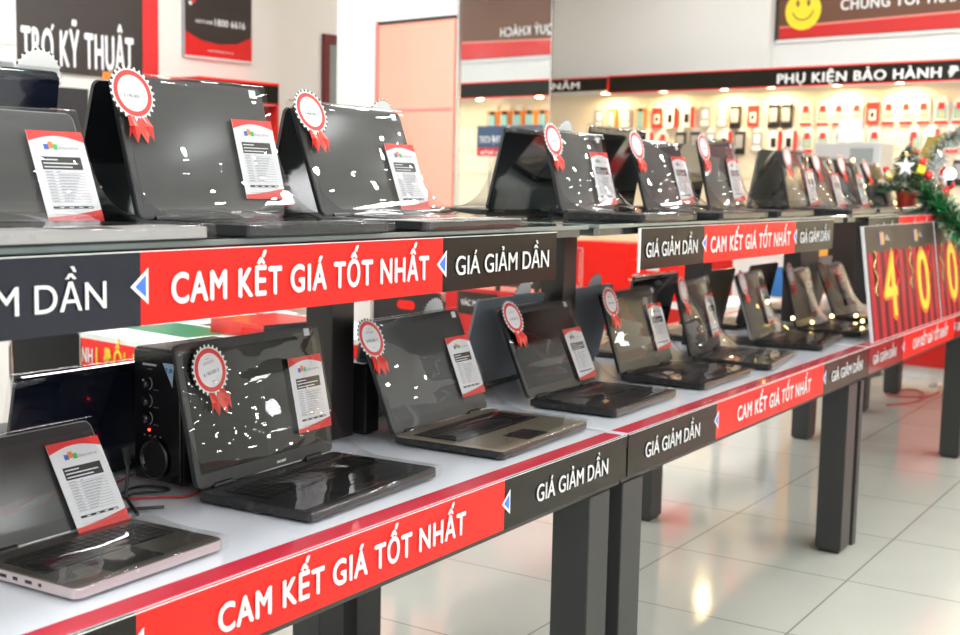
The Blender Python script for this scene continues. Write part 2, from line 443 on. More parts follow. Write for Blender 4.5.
# ------------------------------------------------------------------ raised shelves
SZ = 1.235; SF, SB = 1.345, 2.02
def shelf(x0, x1, label, posts, segs, ban=None):
    s = thing('raised_shelf', label, 'shelf', (x0, SF, T), 0, 'raised glass shelves')
    W = x1-x0; D = SB-SF; z = SZ-T
    link('glass_board', MB().box(0, W, 0, D, z-.010, z, GLASS).mesh('g'), s, bevel=.002)
    link('under_board', MB().box(.01, W-.01, .02, D-.02, z-.028, z-.0105, SHELFM).mesh('g'), s)
    for px in posts:
        link('post', MB().box(px-x0, px-x0+(.078 if px != 5.23 else .26), 1.725-SF, 1.80-SF, .0015, z-.028, POSTM).mesh('post'), s, bevel=.002)
    banner(s, 0, z-.118, .106, segs, -.006)
    return s
shelf(.62, 2.55, 'near raised glass shelf with the large red and black slogan banner', (1.15, 2.078),
      [('g', 0, 1.193-.62, .13, 1.130-.62), ('r', 1.193-.62, 1.942-.62, 1.248-.62, 1.894-.62), ('b', 1.942-.62, 2.385-.62, 1.984-.62, 2.348-.62)])
s2 = shelf(2.6, 4.62, 'middle raised shelf whose banner starts with a white edge', (3.12, 4.16),
      [('b', 2.81-2.6, 3.225-2.6, 2.845-2.6, 3.173-2.6), ('r', 3.225-2.6, 3.995-2.6, 3.266-2.6, 3.944-2.6), ('b', 3.995-2.6, 4.41-2.6, 4.042-2.6, 4.36-2.6)])
link('banner_edge', MB().box(.205, .2145, -.0075, -.003, SZ-T-.124, SZ-T-.012, LETW).mesh('e'), s2)
s3 = shelf(4.66, 6.7, 'far raised shelf behind the price boards carrying the small Christmas tree', (5.23, 6.3),
      [('b', .2, .66, .25, .6), ('r', .66, 1.40, .74, 1.35), ('b', 1.40, 1.85, 1.5, 1.8)])
for sh in (0, 1):
    pass
for s_ in [o for o in C.objects if o.name.startswith('raised_shelf')]:
    b_ = [c_ for c_ in s_.children if c_.name.startswith('edge_banner')][0]
    # arrow at the right end of the red field
    for sx in {'raised_shelf': 1.942-.62, 'raised_shelf.001': 3.995-2.6, 'raised_shelf.002': 1.40}.items():
        if s_.name == sx[0]: link('arrow', arrow_mesh('arrow', .053), b_, (sx[1]-.022, -.006, SZ-T-.118+.028))

# ------------------------------------------------------------------ laptops
CACHE = {}
def cached(key, fn):
    if key not in CACHE: CACHE[key] = fn()
    return CACHE[key]

def base_mesh(W, D, deck, edge):
    mb = MB()
    pts = rrect(-W/2, W/2, -D, 0, .012)
    mb.prism(pts, edge, 'z', .004, .0185)
    mb.prism(rrect(-W/2+.001, W/2-.001, -D+.001, -.001, .011), deck, 'z', .0185, .0200)
    mb.prism(rrect(-W/2+.012, W/2-.012, -D+.014, -.01, .01), BLKP, 'z', 0, .004)
    # ports on the left side
    for k, (yy, ww) in enumerate(((-D*.30, .014), (-D*.42, .010), (-D*.55, .014), (-D*.66, .006))):
        mb.box(-W/2-.0004, -W/2+.002, yy-ww/2, yy+ww/2, .009, .014, PORT)
    return mb.mesh('base')
def keys_mesh(W, D, m):
    mb = MB(); kw = W*.84; kd = D*.42; x0 = -kw/2; y0 = -.035-kd
    mb.box(x0-.004, x0+kw+.004, y0-.003, y0+kd+.003, .0198, .0203, DECKD)
    rows = 6; cols = 15
    for r in range(rows):
        for cc in range(cols):
            if r == 0 and 4 <= cc <= 8:
                if cc == 4: mb.box(x0+kw*4/cols+.001, x0+kw*9/cols-.001, y0+.001, y0+kd/rows-.001, .0203, .0216, m)
                continue
            mb.box(x0+kw*cc/cols+.001, x0+kw*(cc+1)/cols-.001, y0+kd*r/rows+.001, y0+kd*(r+1)/rows-.001, .0203, .0216, m)
    return mb.mesh('keyboard')
def pad_mesh(W, D):
    return MB().prism(rrect(-.065, .035, -D+.015, -D+.082, .003), DECKD, 'z', .0199, .0205).mesh('touchpad')
def lid_mesh(W, L, m):     # lid frame: x, -y faces viewer, z up along the lid
    mb = MB(); mb.prism(rrect(-W/2, W/2, 0, L, .014), m, 'y', 0, .0075); return mb.mesh('lid')
def bez_mesh(W, L):
    mb = MB(); mb.prism(rrect(-W/2+.002, W/2-.002, .002, L-.002, .012), BEZ, 'y', -.0012, 0); return mb.mesh('bezel')
def scr_mesh(W, L, m):
    mb = MB(); mb.box(-W/2+.015, W/2-.015, -.0016, -.0013, .024, L-.018, m); return mb.mesh('screen')
def hinge_mesh(W):
    mb = MB()
    for s in (-1, 1): mb.tube([(s*W*.33-.025, .002, .021), (s*W*.33+.025, .002, .021)], .0065, BLKP, 10)
    return mb.mesh('hinge')
def film_mesh(W, D, L, lean, seed):
    hy, hz = 0, .022; d = Vector((math.sin(lean), math.cos(lean))); nn = Vector((-math.cos(lean), math.sin(lean)))
    prof = []; off = .0065; s1 = L*.62; e1 = min(.13, D*.6)
    for i in range(9): s = L - (L-s1)*i/8; prof.append(Vector((hy, hz)) + d*s + nn*off)
    p0 = prof[-1]; p3 = Vector((-e1, .0245)); p1 = p0 - d*(s1*.72); p2 = p3 + Vector((e1*.72, 0))
    for i in range(1, 21):
        t = i/20; prof.append(p0*(1-t)**3 + p1*3*t*(1-t)**2 + p2*3*t*t*(1-t) + p3*t**3)
    for i in range(1, 8): t = i/7; prof.append(Vector((-e1 - (D-e1+.004)*t, .0245)))
    prof.append(Vector((-D-.006, .016))); prof.append(Vector((-D-.005, .004)))
    # drape over the top edge
    top = Vector((hy, hz)) + d*(L+.006); prof = [Vector((hy, hz)) + d*(L-.02) - nn*.0105, top - nn*.011, top + nn*.002] + prof
    nx = 30; vs = []; fs = []; hw = W/2+.006
    for j, p in enumerate(prof):
        for i in range(nx+1):
            x = -hw + 2*hw*i/nx
            q = Vector((x*9+seed*7.3, j*.33, seed))
            a_ = .0012*noise.noise(q) + .0003*noise.noise(q*2.7)
            pn_ = prof[min(j+1, len(prof)-1)] - prof[max(j-1, 0)]; pn_ = Vector((pn_.y, -pn_.x)); pn_.normalize()
            # film curls slightly towards the side edges
            e = abs(x)/hw; 
            bl = .021*math.exp(-((j-17)/9.0)**2)*(1-e*e) + .003*(1-e*e)*(1 if j < 17 else 0)
            a2 = a_ + (bl if j > 3 else 0)
            if pn_.x > 0: pn_ = -pn_ if j > 3 else pn_
            vs.append((x, p.x + pn_.x*a2, p.y + abs(pn_.y)*a2*(1 if j > 4 else 1)))
    for j in range(len(prof)-1):
        for i in range(nx): fs.append((j*(nx+1)+i, j*(nx+1)+i+1, (j+1)*(nx+1)+i+1, (j+1)*(nx+1)+i))
    return MB().add(vs, fs, FILM).mesh('plastic_wrap', True)

def card_mesh():
    """information card: x right, z up, faces -y, origin top-left"""
    w, h = .105, .150; mb = MB()
    mb.box(0, w, 0, .0006, -h, 0, PAPER)
    # top red wave
    y = -.0003
    def poly(pts, m, yy=y): mb.add([(p[0], yy, p[1]) for p in pts], [tuple(range(len(pts)))], m)
    n_ = 12
    for i in range(n_):
        xa, xb = w*i/n_, w*(i+1)/n_
        fz = lambda x: -.016 + .010*math.sin(math.pi*min(1, x/w*1.0))*1.0
        poly([(xa, fz(xa)-.002), (xb, fz(xb)-.002), (xb, 0), (xa, 0)], PAPR)
        gz = lambda x: -h + .008 + .012*(x/w)**1.5
        poly([(xa, -h), (xb, -h), (xb, gz(xb)), (xa, gz(xa))], PAPR)
    # logo
    for (cx_, m) in ((.030, LOGB), (.0385, LOGO_), (.047, LOGG)):
        dz = .002 if m is LOGO_ else 0
        poly([(cx_-.0045, -.031+dz), (cx_+.0045, -.031+dz), (cx_+.0045, -.022+dz*2), (cx_-.0045, -.022+dz*2)], m, -.0005)
    # dark title block
    poly([(.014, -.064), (.090, -.064), (.090, -.043), (.014, -.043)], LETK, -.0005)
    for k, (z_, e_) in enumerate(((-.048, .045), (-.054, .082), (-.060, .07))):
        poly([(.017, z_-.001), (e_, z_-.001), (e_, z_+.001), (.017, z_+.001)], PAPER, -.0008)
    # table rows
    for k in range(11):
        z_ = -.070-k*.0048
        poly([(.014, z_), (.090, z_), (.090, z_+.0005), (.014, z_+.0005)], LETG, -.0005)
        poly([(.016, z_+.0016), (.030, z_+.0016), (.030, z_+.0026), (.016, z_+.0026)], LETG, -.0005)
        L_ = .045+((k*37) % 40)/1000
        poly([(.038, z_+.0016), (L_, z_+.0016), (L_, z_+.0026), (.038, z_+.0026)], LETG, -.0005)
    poly([(.014, -.1285), (.090, -.1285), (.090, -.1245), (.014, -.1245)], LETK, -.0006)
    for x_ in (.026, .044, .062, .08): poly([(x_, -.1275), (x_+.008, -.1275), (x_+.008, -.1258), (x_, -.1258)], PAPER, -.0008)
    poly([(.014, -.1385), (.090, -.1385), (.090, -.138), (.014, -.138)], LETG, -.0005)
    return mb.mesh('info_card')
def rosette_mesh():
    mb = MB(); n_ = 26; r1, r0 = .0485, .0453
    y = 0
    for i in range(n_*2):
        a0 = math.pi*i/n_; a1 = math.pi*(i+1)/n_; m = LETK if i % 2 else LETW
        am = (a0+a1)/2
        P = [(r0*(.945 if i % 2 else .9)*math.cos(a0), r0*(.945 if i % 2 else .9)*math.sin(a0)), (r0*(.945 if i % 2 else .9)*math.cos(a1), r0*(.945 if i % 2 else .9)*math.sin(a1)),
             (r0*math.cos(a1), r0*math.sin(a1)), (r1*math.cos(am), r1*math.sin(am)), (r0*math.cos(a0), r0*math.sin(a0))]
        mb.add([(p[0], -.0008, p[1]) for p in P], [(0, 4, 3, 2, 1)], m)
    mb.prism([(r0*.97*math.cos(2*math.pi*i/48), r0*.97*math.sin(2*math.pi*i/48)) for i in range(48)], LETW, 'y', -.0005, .0006)
    def ring(ra, rb, m, yy):
        k = 40
        vs = [(ra*math.cos(2*math.pi*i/k), yy, ra*math.sin(2*math.pi*i/k)) for i in range(k)] + [(rb*math.cos(2*math.pi*i/k), yy, rb*math.sin(2*math.pi*i/k)) for i in range(k)]
        mb.add(vs, [(i, (i+1) % k, k+(i+1) % k, k+i) for i in range(k)], m)
    ring(.0315, .0400, RING, -.0012)
    mb.add([(.0317*math.cos(2*math.pi*i/40), -.0011, .0317*math.sin(2*math.pi*i/40)) for i in range(40)], [tuple(range(40))], PAPER)
    for z_, l_ in ((.021, .006), (.0155, .014), (.0125, .015)):
        mb.add([(-l_, -.0014, z_), (l_, -.0014, z_), (l_, -.0014, z_+.0009), (-l_, -.0014, z_+.0009)], [(0, 1, 2, 3)], LETG)
    mb.add([(-.004, -.0014, -.021), (.004, -.0014, -.021), (.004, -.0014, -.02), (-.004, -.0014, -.02)], [(0, 1, 2, 3)], LETG)
    return mb.mesh('price_rosette')
def ribbon_mesh():
    mb = MB()
    top = -.034; w = .023; L_ = -.082
    xs = [-w, -w*.62, -w*.3, 0, w*.35, w*.7, w*1.15]
    zs = [L_+.004, L_+.016, L_-.004, L_+.014, L_-.006, L_+.012, L_]
    n_ = len(xs)
    vs = []
    for i in range(n_):
        t = i/(n_-1); vs += [(-w*.8+t*w*1.6, .0008, top), (xs[i], -.004 - .003*math.sin(t*9), (top+L_)/2), (xs[i]*1.12, -.001+.003*math.sin(t*7), zs[i])]
    fs = []
    for i in range(n_-1):
        for k in range(2): fs.append((i*3+k, i*3+k+1, (i+1)*3+k+1, (i+1)*3+k))
    mb.add(vs, fs, RIB); mb.box(-w*.8, w*.8, .0006, .0012, -.036, -.010, RIB)
    return mb.mesh('ribbon')

def laptop(x0, x1, yh, z, label, D=.25, L=.25, lean=10, rz=0, flip=False, lidm=BLKP, deck=DECKD, edge=DECKD, scr=SCR, keym=KEY, price='8.190.000 đ',
           brand=None, card=(None, None), ros=(None, None, 0), film=True, group=None, corner=True, ribrot=None, simple=False, seed=None):
    """x0,x1 hinge ends; yh hinge line; facing -y, or +y when flip"""
    W = x1-x0; lean = R(lean)
    t = thing('laptop', label, 'laptop', ((x0+x1)/2, yh, z), R(rz) + (math.pi if flip else 0), group or ('laptops on the %s, screens facing %s' % ('raised shelves' if z > 1 else 'lower tables', 'away' if flip else 'the aisle')))
    ck = (round(W, 3), round(D, 3), deck.name, edge.name)
    link('base', cached(('b',)+ck, lambda: base_mesh(W, D, deck, edge)), t)
    link('keyboard', cached(('k', round(W, 3), round(D, 3), keym.name), lambda: keys_mesh(W, D, keym)), t)
    link('touchpad', cached(('p', round(D, 3)), lambda: pad_mesh(W, D)), t)
    link('hinge', cached(('h', round(W, 3)), lambda: hinge_mesh(W)), t)
    F = Matrix.Translation((0, 0, .022)) @ Matrix.Rotation(-lean, 4, 'X')
    ld = link('lid', cached(('l', round(W, 3), round(L, 3), lidm.name), lambda: lid_mesh(W, L, lidm)), t, mtx=F)
    link('bezel', cached(('z', round(W, 3), round(L, 3)), lambda: bez_mesh(W, L)), ld)
    link('screen', cached(('s', round(W, 3), round(L, 3), scr.name), lambda: scr_mesh(W, L, scr)), ld)
    if brand: text('brand_mark', brand[0], ld, brand[1], brand[2], .007, brand[3], -.0022, LETW if brand[0] != 'ASUS' else SILV, .02)
    if corner: link('price_sticker', cached('cs', lambda: MB().box(0, .017, -.0008, 0, 0, .015, PAPER).mesh('price_sticker')), ld, (W/2-.036, -.0018, L-.020))
    if film:
        sd = seed if seed is not None else int(x0*10) % 5
        link('plastic_wrap', cached(('f', round(W, 3), round(D, 3), round(L, 3), round(lean, 2), sd), lambda: film_mesh(W, D, L, lean, sd)), t)
    if card[0] is not None:
        dx, dz = card[:2]; rr = card[2] if len(card) > 2 else 0
        Mx = F @ Matrix.Translation((W/2-.105+dx, -.0095, L-dz)) @ Matrix.Rotation(R(rr), 4, 'Y')
        cd = link('info_card', cached('card', card_mesh), t, mtx=Mx)
        if not simple:
            text('card_heading', 'Shop.com.vn', cd, .053, .038, -.030, .0055, -.0006, LETG, .0)
    if ros[0] is not None:
        dx, dz, rr = ros
        Mx = F @ Matrix.Translation((-W/2+dx, -.013, L-dz)) @ Matrix.Rotation(R(rr), 4, 'Y')
        rs = link('price_rosette', cached('ros', rosette_mesh), t, mtx=Mx)
        link('ribbon', cached('rib', ribbon_mesh), rs)
        if not simple: text('price', price, rs, -.021, .042, -.008, .0068, -.0018, mat('price_grey', (.10, .10, .14), .5), .0)
    return t

ROW1 = None
ZT = T+.0015; ZS = SZ
# --- lower row, facing the camera side
laptop(1.055, 1.345, 1.543, ZT, 'small laptop with brown-grey keyboard deck at the near left end of the lower row', D=.213, L=.173, lean=30, deck=DECKB, edge=ROSEG, lidm=DECKS, scr=SCR, brand=('ASUS', .045, .026, .007),
       card=(-.004, .031, 0), rz=2, corner=False, seed=3)
laptop(1.53, 1.933, 1.588, ZT, 'large black laptop in front of the tall black speaker, lower row', D=.255, L=.262, lean=12, scr=SCRB, brand=('acer', .02, .028, .007), price='8.190.000 đ',
       card=(-.004, .060, 0), ros=(.068, .055, -10), rz=3, seed=1)
laptop(2.135, 2.545, 1.603, ZT, 'laptop with gold keyboard deck just right of the dark shelf post, lower row', D=.276, L=.257, lean=22, deck=DECKG, edge=DECKD, price='9.990.000 đ',
       card=(-.004, .068, 0), ros=(.008, .040, 0), rz=2, seed=2)
laptop(2.715, 3.105, 1.598, ZT, 'black laptop at the near end of the middle table, lower row', D=.25, L=.245, lean=24, scr=SCRB, price='7.690.000 đ', card=(-.002, .085, 0), ros=(.040, .028, 0), rz=1, seed=4)
laptop(3.255, 3.635, 1.60, ZT, 'second black laptop from the near end of the middle table', D=.265, L=.245, lean=18, price='7.490.000 đ', card=(-.005, .055, 0), ros=(.03, .03, 0), seed=0)
laptop(3.715, 4.09, 1.595, ZT, 'black laptop on the middle of the middle table, turned slightly, under the middle red banner', D=.26, L=.25, lean=15, price='6.990.000 đ', card=(-.005, .06, 0), ros=(.03, .03, 0), rz=7, seed=2, simple=True)
laptop(4.30, 4.66, 1.60, ZT, 'laptop with a pale lid edge at the far end of the middle table', D=.25, L=.245, lean=18, lidm=DECKS, price='6.990.000 đ', card=(-.005, .06, 0), ros=(.03, .03, 0), rz=6, seed=1, simple=True)
laptop(4.82, 5.16, 1.60, ZT, 'dark laptop immediately left of the red price boards, lower row', D=.25, L=.235, lean=15, card=(-.005, .05, 0), ros=(.03, .02, 0), rz=3, seed=3, simple=True, scr=DECKB)
laptop(5.36, 5.70, 1.60, ZT, 'farthest lower-row laptop, partly hidden by the red price boards', D=.24, L=.235, lean=22, card=(-.03, .05, 0), ros=(.0, .03, 0), seed=4, simple=True)
# --- upper row
laptop(.95, 1.325, 1.58, ZS, 'silver-grey laptop at the near left end of the raised shelf', D=.245, L=.18, lean=21, deck=DECKS, edge=DECKS, lidm=GREYL, card=(.0, .036, 0), corner=False, seed=1)
laptop(1.405, 1.765, 1.58, ZS, 'large dark grey laptop on the raised shelf above the speaker', D=.25, L=.248, lean=15.5, brand=('acer', .035, .026, .006), price='8.190.000 đ', card=(.0, .066, 0), ros=(.028, .036, 0), seed=2)
laptop(1.87, 2.225, 1.58, ZS, 'dark laptop on the raised shelf in front of the coral panel', D=.25, L=.235, lean=20, price='9.990.000 đ', card=(.006, .078, 0), ros=(.035, .022, 0), deck=DECKS, edge=DECKD, seed=4)
laptop(2.835, 3.15, 1.58, ZS, 'nearest upper laptop on the middle shelf, right of the tall mirror', D=.24, L=.215, lean=15, card=(.0, .05, 0), ros=(.012, .025, 0), seed=3)
laptop(3.355, 3.71, 1.58, ZS, 'second upper laptop on the middle shelf', D=.24, L=.215, lean=17, card=(-.002, .045, 0), ros=(.01, .02, 0), seed=0)
laptop(3.845, 4.16, 1.58, ZS, 'third upper laptop on the middle shelf, above the word banner', D=.24, L=.235, lean=14, card=(-.005, .06, 0), ros=(.012, .03, 0), seed=1)
laptop(4.63, 4.95, 1.58, ZS, 'upper laptop nearest the camera in the tight group left of the Christmas tree', D=.24, L=.225, lean=14, card=(.02, .07, 0), ros=(.05, .03, 0), seed=2, simple=True)
laptop(5.01, 5.31, 1.58, ZS, 'second upper laptop in the tight group left of the Christmas tree', D=.24, L=.215, lean=17, card=(.02, .07, 0), ros=(.05, .03, 0), seed=3, simple=True)
laptop(5.36, 5.68, 1.58, ZS, 'third upper laptop in the tight group left of the Christmas tree', D=.24, L=.215, lean=17, card=(.02, .07, 0), ros=(.05, .03, 0), seed=4, simple=True)
laptop(5.82, 6.12, 1.58, ZS, 'upper laptop standing right beside the Christmas tree', D=.24, L=.21, lean=21, card=(.02, .07, 0), ros=(.02, .03, 0), seed=0, simple=True)
# --- rear rows, facing away
def rear(x0, x1, yh, z, label, rosx=None, **k):
    k.setdefault('film', False)
    t = laptop(x0, x1, yh, z, label, flip=True, corner=False, **k)
    if rosx is not None:
        # back of a price rosette standing above the lid
        L = k.get('L', .25); F = Matrix.Translation((0, 0, .022)) @ Matrix.Rotation(-R(k.get('lean', 10)), 4, 'X')
        W = x1-x0
        Mx = F @ Matrix.Translation((-W/2+rosx, -.010, L-.012))
        rs = link('price_rosette', cached('ros', rosette_mesh), t, mtx=Mx); link('ribbon', cached('rib', ribbon_mesh), rs)
        n_ = 30; mb_ = MB().prism([((.042+.002*(i % 2))*math.cos(math.pi*i/n_), (.042+.002*(i % 2))*math.sin(math.pi*i/n_)) for i in range(2*n_)], LETW, 'y', .001, .0018)
        link('rosette_back', cached('rback', lambda: mb_.mesh('rosette_back')), rs)
    return t
rear(1.33, 1.70, 1.86, ZT, 'black laptop seen from behind, left of the black speaker', L=.208, lean=13, lidm=NAVY, film=True, seed=1)
rear(2.22, 2.58, 1.80, ZT, 'laptop facing away behind the gold laptop, only its rosette back showing above', L=.235, lean=12, rosx=.065, lidm=GREYL)
rear(2.74, 3.10, 1.84, ZT, 'grey laptop seen from behind between the gold laptop and the middle table', L=.25, lean=14, rosx=.10, lidm=GREYL)
rear(3.21, 3.56, 1.84, ZT, 'silver laptop seen from behind, between the two nearest laptops of the middle table', L=.245, lean=12, rosx=.10, lidm=SILV)
rear(3.66, 4.02, 1.82, ZT, 'black laptop seen from behind below the start of the middle banner', L=.26, lean=12, lidm=BLKG, film=True, seed=0)
rear(4.25, 4.57, 1.82, ZT, 'brown-grey laptop seen from behind at the far end of the middle table', L=.25, lean=12, lidm=DECKB)
rear(4.74, 5.06, 1.82, ZT, 'black laptop seen from behind left of the dark laptop by the price boards', L=.25, lean=12, lidm=BLKP)
rear(5.50, 5.82, 1.82, ZT, 'black laptop seen from behind hard by the red price boards', L=.25, lean=12, lidm=BLKP)
rear(.98, 1.375, 1.78, ZS, 'navy-black wrapped laptop seen from behind at the near left end of the raised shelf', L=.245, lean=9, lidm=NAVY, rosx=.03, film=True, seed=2)
rear(1.44, 1.80, 1.80, ZS, 'black laptop seen from behind, back to back with the large dark grey one', L=.245, lean=16, lidm=BLKG)
rear(1.93, 2.30, 1.79, ZS, 'black laptop seen from behind, back to back with the one by the coral panel', L=.225, lean=14, lidm=BLKG, rosx=.03)
rear(2.79, 3.17, 1.79, ZS, 'black wrapped laptop seen from behind right of the tall mirror', L=.225, lean=14, lidm=BLKG, film=True, rosx=.03, seed=3)
rear(3.28, 3.66, 1.78, ZS, 'black wrapped laptop seen from behind on the middle of the middle shelf', L=.25, lean=9, lidm=BLKG, film=True, seed=1)
rear(3.86, 4.18, 1.77, ZS, 'black laptop seen from behind with its rear toward the third upper laptop', L=.22, lean=9, lidm=BLKG)
rear(4.62, 5.16, 1.75, ZS, 'glossy brown-grey laptop seen from behind at the near side of the tight upper group', L=.225, lean=10, lidm=mat('mirror_grey_lid', (.10, .095, .08), .08, coat=1), rosx=.03)

# ------------------------------------------------------------------ speaker and small things on the near table
sp = thing('speaker', 'tall black speaker box with three knobs and a round port on the near table', 'speaker', (1.578, 1.660, ZT))
link('cabinet', MB().box(0, .20, 0, .128, .006, .258, BLKP).mesh('c'), sp, bevel=.004)
link('front_panel', MB().box(-.006, .001, .002, .126, .008, .254, mat('speaker_front', (.008, .008, .009), .25, coat=.2)).mesh('c'), sp, bevel=.004)
FR = Matrix.Translation((-.0065, .128, 0)) @ Matrix.Rotation(R(-90), 4, 'Z')   # panel frame: x right, faces -X
for k in range(3):
    kz = .192-k*.033
    kn = link('knob', cached('knob', lambda: MB().lathe([(.0095, 0), (.0085, .010), (.004, .012)], BLKG, 20).mesh('knob', True)), sp, mtx=FR @ Matrix.Translation((.040, 0, kz)) @ Matrix.Rotation(R(90), 4, 'X'))
    arc = MB(); pts = [(.0125*math.cos(R(t_)), .0125*math.sin(R(t_)), 0) for t_ in range(-70, 80, 15)]
    arc.tube(pts, .0006, SILV, 5); link('dial_mark', arc.mesh('dial'), kn)
    text('knob_caption', ('VOLUME', 'TREBLE', 'BASS')[k], sp, .056, .014, kz-.012, .0025, -.0008, LETG, .0, frame=FR)
text('maker_lettering', 'SOUNDMAX', sp, .030, .036, .226, .0042, -.0008, LETW, .02, frame=FR)
text('model_lettering', 'A-820', sp, .040, .014, .218, .0028, -.0008, LETG, .0, frame=FR)
mb = MB().add([(.082, -.001, .234), (.112, -.001, .234), (.107, -.001, .19)], [(0, 2, 1)], STICKL); link('corner_sticker', mb.mesh('s'), sp, mtx=FR)
text('sticker_lettering', '2.0', sp, .090, .018, .218, .008, -.0018, STICKB, .02, frame=FR)
link('power_light', MB().ball((0, 0, 0), .0028, LEDR, 8, 6).mesh('led'), sp, mtx=FR @ Matrix.Translation((.044, 0, .104)))
mb = MB()
for k in range(4): mb.box(.030+k*.014, .034+k*.014, -.001, 0, .0925, .094, SILV)
link('button_marks', mb.mesh('b'), sp, mtx=FR)
pr = MB().lathe([(.038, 0), (.040, .004), (.036, .007), (.029, .003), (.027, -.004)], BLKG, 28).mesh('port_ring', True)
link('port_ring', pr, sp, mtx=FR @ Matrix.Translation((.058, 0, .052)) @ Matrix.Rotation(R(90), 4, 'X'))
link('port_hole', MB().lathe([(.028, -.003), (.028, .002)], PORT, 24).mesh('p'), sp, mtx=FR @ Matrix.Translation((.058, 0, .052)) @ Matrix.Rotation(R(90), 4, 'X'))

def cable(name, pts, r, m, label):
    cu = bpy.data.curves.new(name, 'CURVE'); cu.dimensions = '3D'; s_ = cu.splines.new('NURBS'); s_.points.add(len(pts)-1)
    for p, q in zip(s_.points, pts): p.co = (*q, 1)
    s_.use_endpoint_u = True; s_.order_u = 3; cu.bevel_depth = r; cu.bevel_resolution = 2; cu.resolution_u = 6
    o = bpy.data.objects.new('t', cu); C.objects.link(o)
    me = bpy.data.meshes.new_from_object(o.evaluated_get(bpy.context.evaluated_depsgraph_get())); bpy.data.objects.remove(o)
    me.materials.clear(); me.materials.append(m)
    return tag(link(name, me), label, 'cable')
z_ = ZT+.003
cable('speaker_cable', [(1.59, 1.63, z_), (1.55, 1.60, z_), (1.50, 1.66, z_), (1.44, 1.70, z_), (1.47, 1.78, z_), (1.56, 1.80, z_), (1.60, 1.82, z_)], .002, CABR, 'thin red speaker wire curling on the white table left of the speaker')
cable('power_cable', [(1.42, 1.74, z_), (1.46, 1.68, z_+.004), (1.50, 1.71, z_), (1.53, 1.66, z_+.004), (1.57, 1.68, z_), (1.53, 1.74, z_+.004), (1.44, 1.69, z_+.004), (1.40, 1.64, z_)], .0026, BLKP, 'black power cable tangled in front of the speaker')
ft = thing('folding_stand', 'small crossed black stand foot on the table left of the speaker', 'stand', (1.425, 1.62, ZT))
link('crossed_foot', MB().tube([(-.03, .03, .003), (.035, -.035, .006)], .003, BLKP, 8).tube([(-.02, -.03, .004), (.02, .045, .012), (.03, .05, .07)], .0035, BLKP, 8).mesh('f'), ft)
link('upright', MB().tube([(.03, .05, .07), (.02, .045, .10)], .006, BLKP, 8).mesh('f'), ft)
sb = thing('subwoofer_box', 'small plain black box behind the dark post beside the gold laptop', 'speaker', (2.17, 1.70, ZT))
link('cabinet', MB().box(0, .05, 0, .10, .004, .165, BLKP).mesh('c'), sb, bevel=.004)
link('foot', MB().box(.01, .04, .01, .09, 0, .005, PORT).mesh('c'), sb)

# ------------------------------------------------------------------ price boards on the far table
cm = curtain_mat(); BRB = mat('board_brown_top', (.06, .045, .038), .4, spec=.2)
def price_board(x0, x1, label, chars):
    W = x1-x0; Hh = .445
    t = thing('price_board', label, 'board', (x0, 1.256, ZT), 0, 'red price boards')
    mb = MB().box(0, W, 0, .012, 0, Hh, PAPER); link('board_panel', mb.mesh('b'), t, mtx=Matrix.Rotation(R(-8), 4, 'X'))
    F = Matrix.Rotation(R(-8), 4, 'X')
    link('curtain_print', MB().box(.006, W-.002, -.001, 0, .002, Hh-.105, cm).mesh('c'), t, mtx=F)
    link('header_print', MB().box(.006, W-.002, -.001, 0, Hh-.105, Hh-.002, BRB).mesh('c'), t, mtx=F)
    for k, (cx_, ch) in enumerate(chars):
        dz = -.018*k
        text('red_digit_outline', ch, t, cx_-.115, .23, .070+dz*.5, .285, -.0018, mat('digit_orange', (.85, .16, .01), .4), .045, frame=F)
        text('digit', ch, t, cx_-.10, .20, .080+dz*.5, .265, -.0034, LETY, .012, frame=F)
        lg = MB()
        for q, m in enumerate((LOGB, LOGO_, LOGG, LOGO_)):
            lg.add([(cx_-.10+.017*q, -.0018, Hh-.080+.004*(q % 2)), (cx_-.083+.017*q, -.0018, Hh-.080+.004*(q % 2)), (cx_-.083+.017*q, -.0018, Hh-.025-.004*(q % 2)), (cx_-.10+.017*q, -.0018, Hh-.025-.004*(q % 2))], [(0, 1, 2, 3)], m)
        lg.add([(cx_-.025, -.0018, Hh-.06), (cx_+.06, -.0018, Hh-.065), (cx_+.01, -.0018, Hh-.035)], [(0, 1, 2)], GREYP)
        link('logo_print', lg.mesh('l'), t, mtx=F)
        for sx, m in ((-.20, GOLD), (.12, PAPR)):
            pts = [(cx_+sx+.02*math.sin(q*1.1), -.004-.002*math.cos(q*1.1), Hh-.10-q*.0155) for q in range(12)]
            if 0 < cx_+sx-.02 and cx_+sx+.02 < W: link('streamer', MB().tube(pts, .0045, m, 6).mesh('s'), t, mtx=F)
    link('stand', MB().box(W/2-.03, W/2+.03, .02, .08, 0, .006, PAPER).box(W/2-.03, W/2+.03, .07, .078, 0, .2, PAPER).mesh('s'), t)
    return t
price_board(4.715, 5.835, 'tall red curtain price board with yellow digits four and zero on the far table', [(.30, '4'), (.84, '0')])
price_board(5.845, 6.56, 'second red curtain price board cut by the right picture edge', [(.28, '0')])

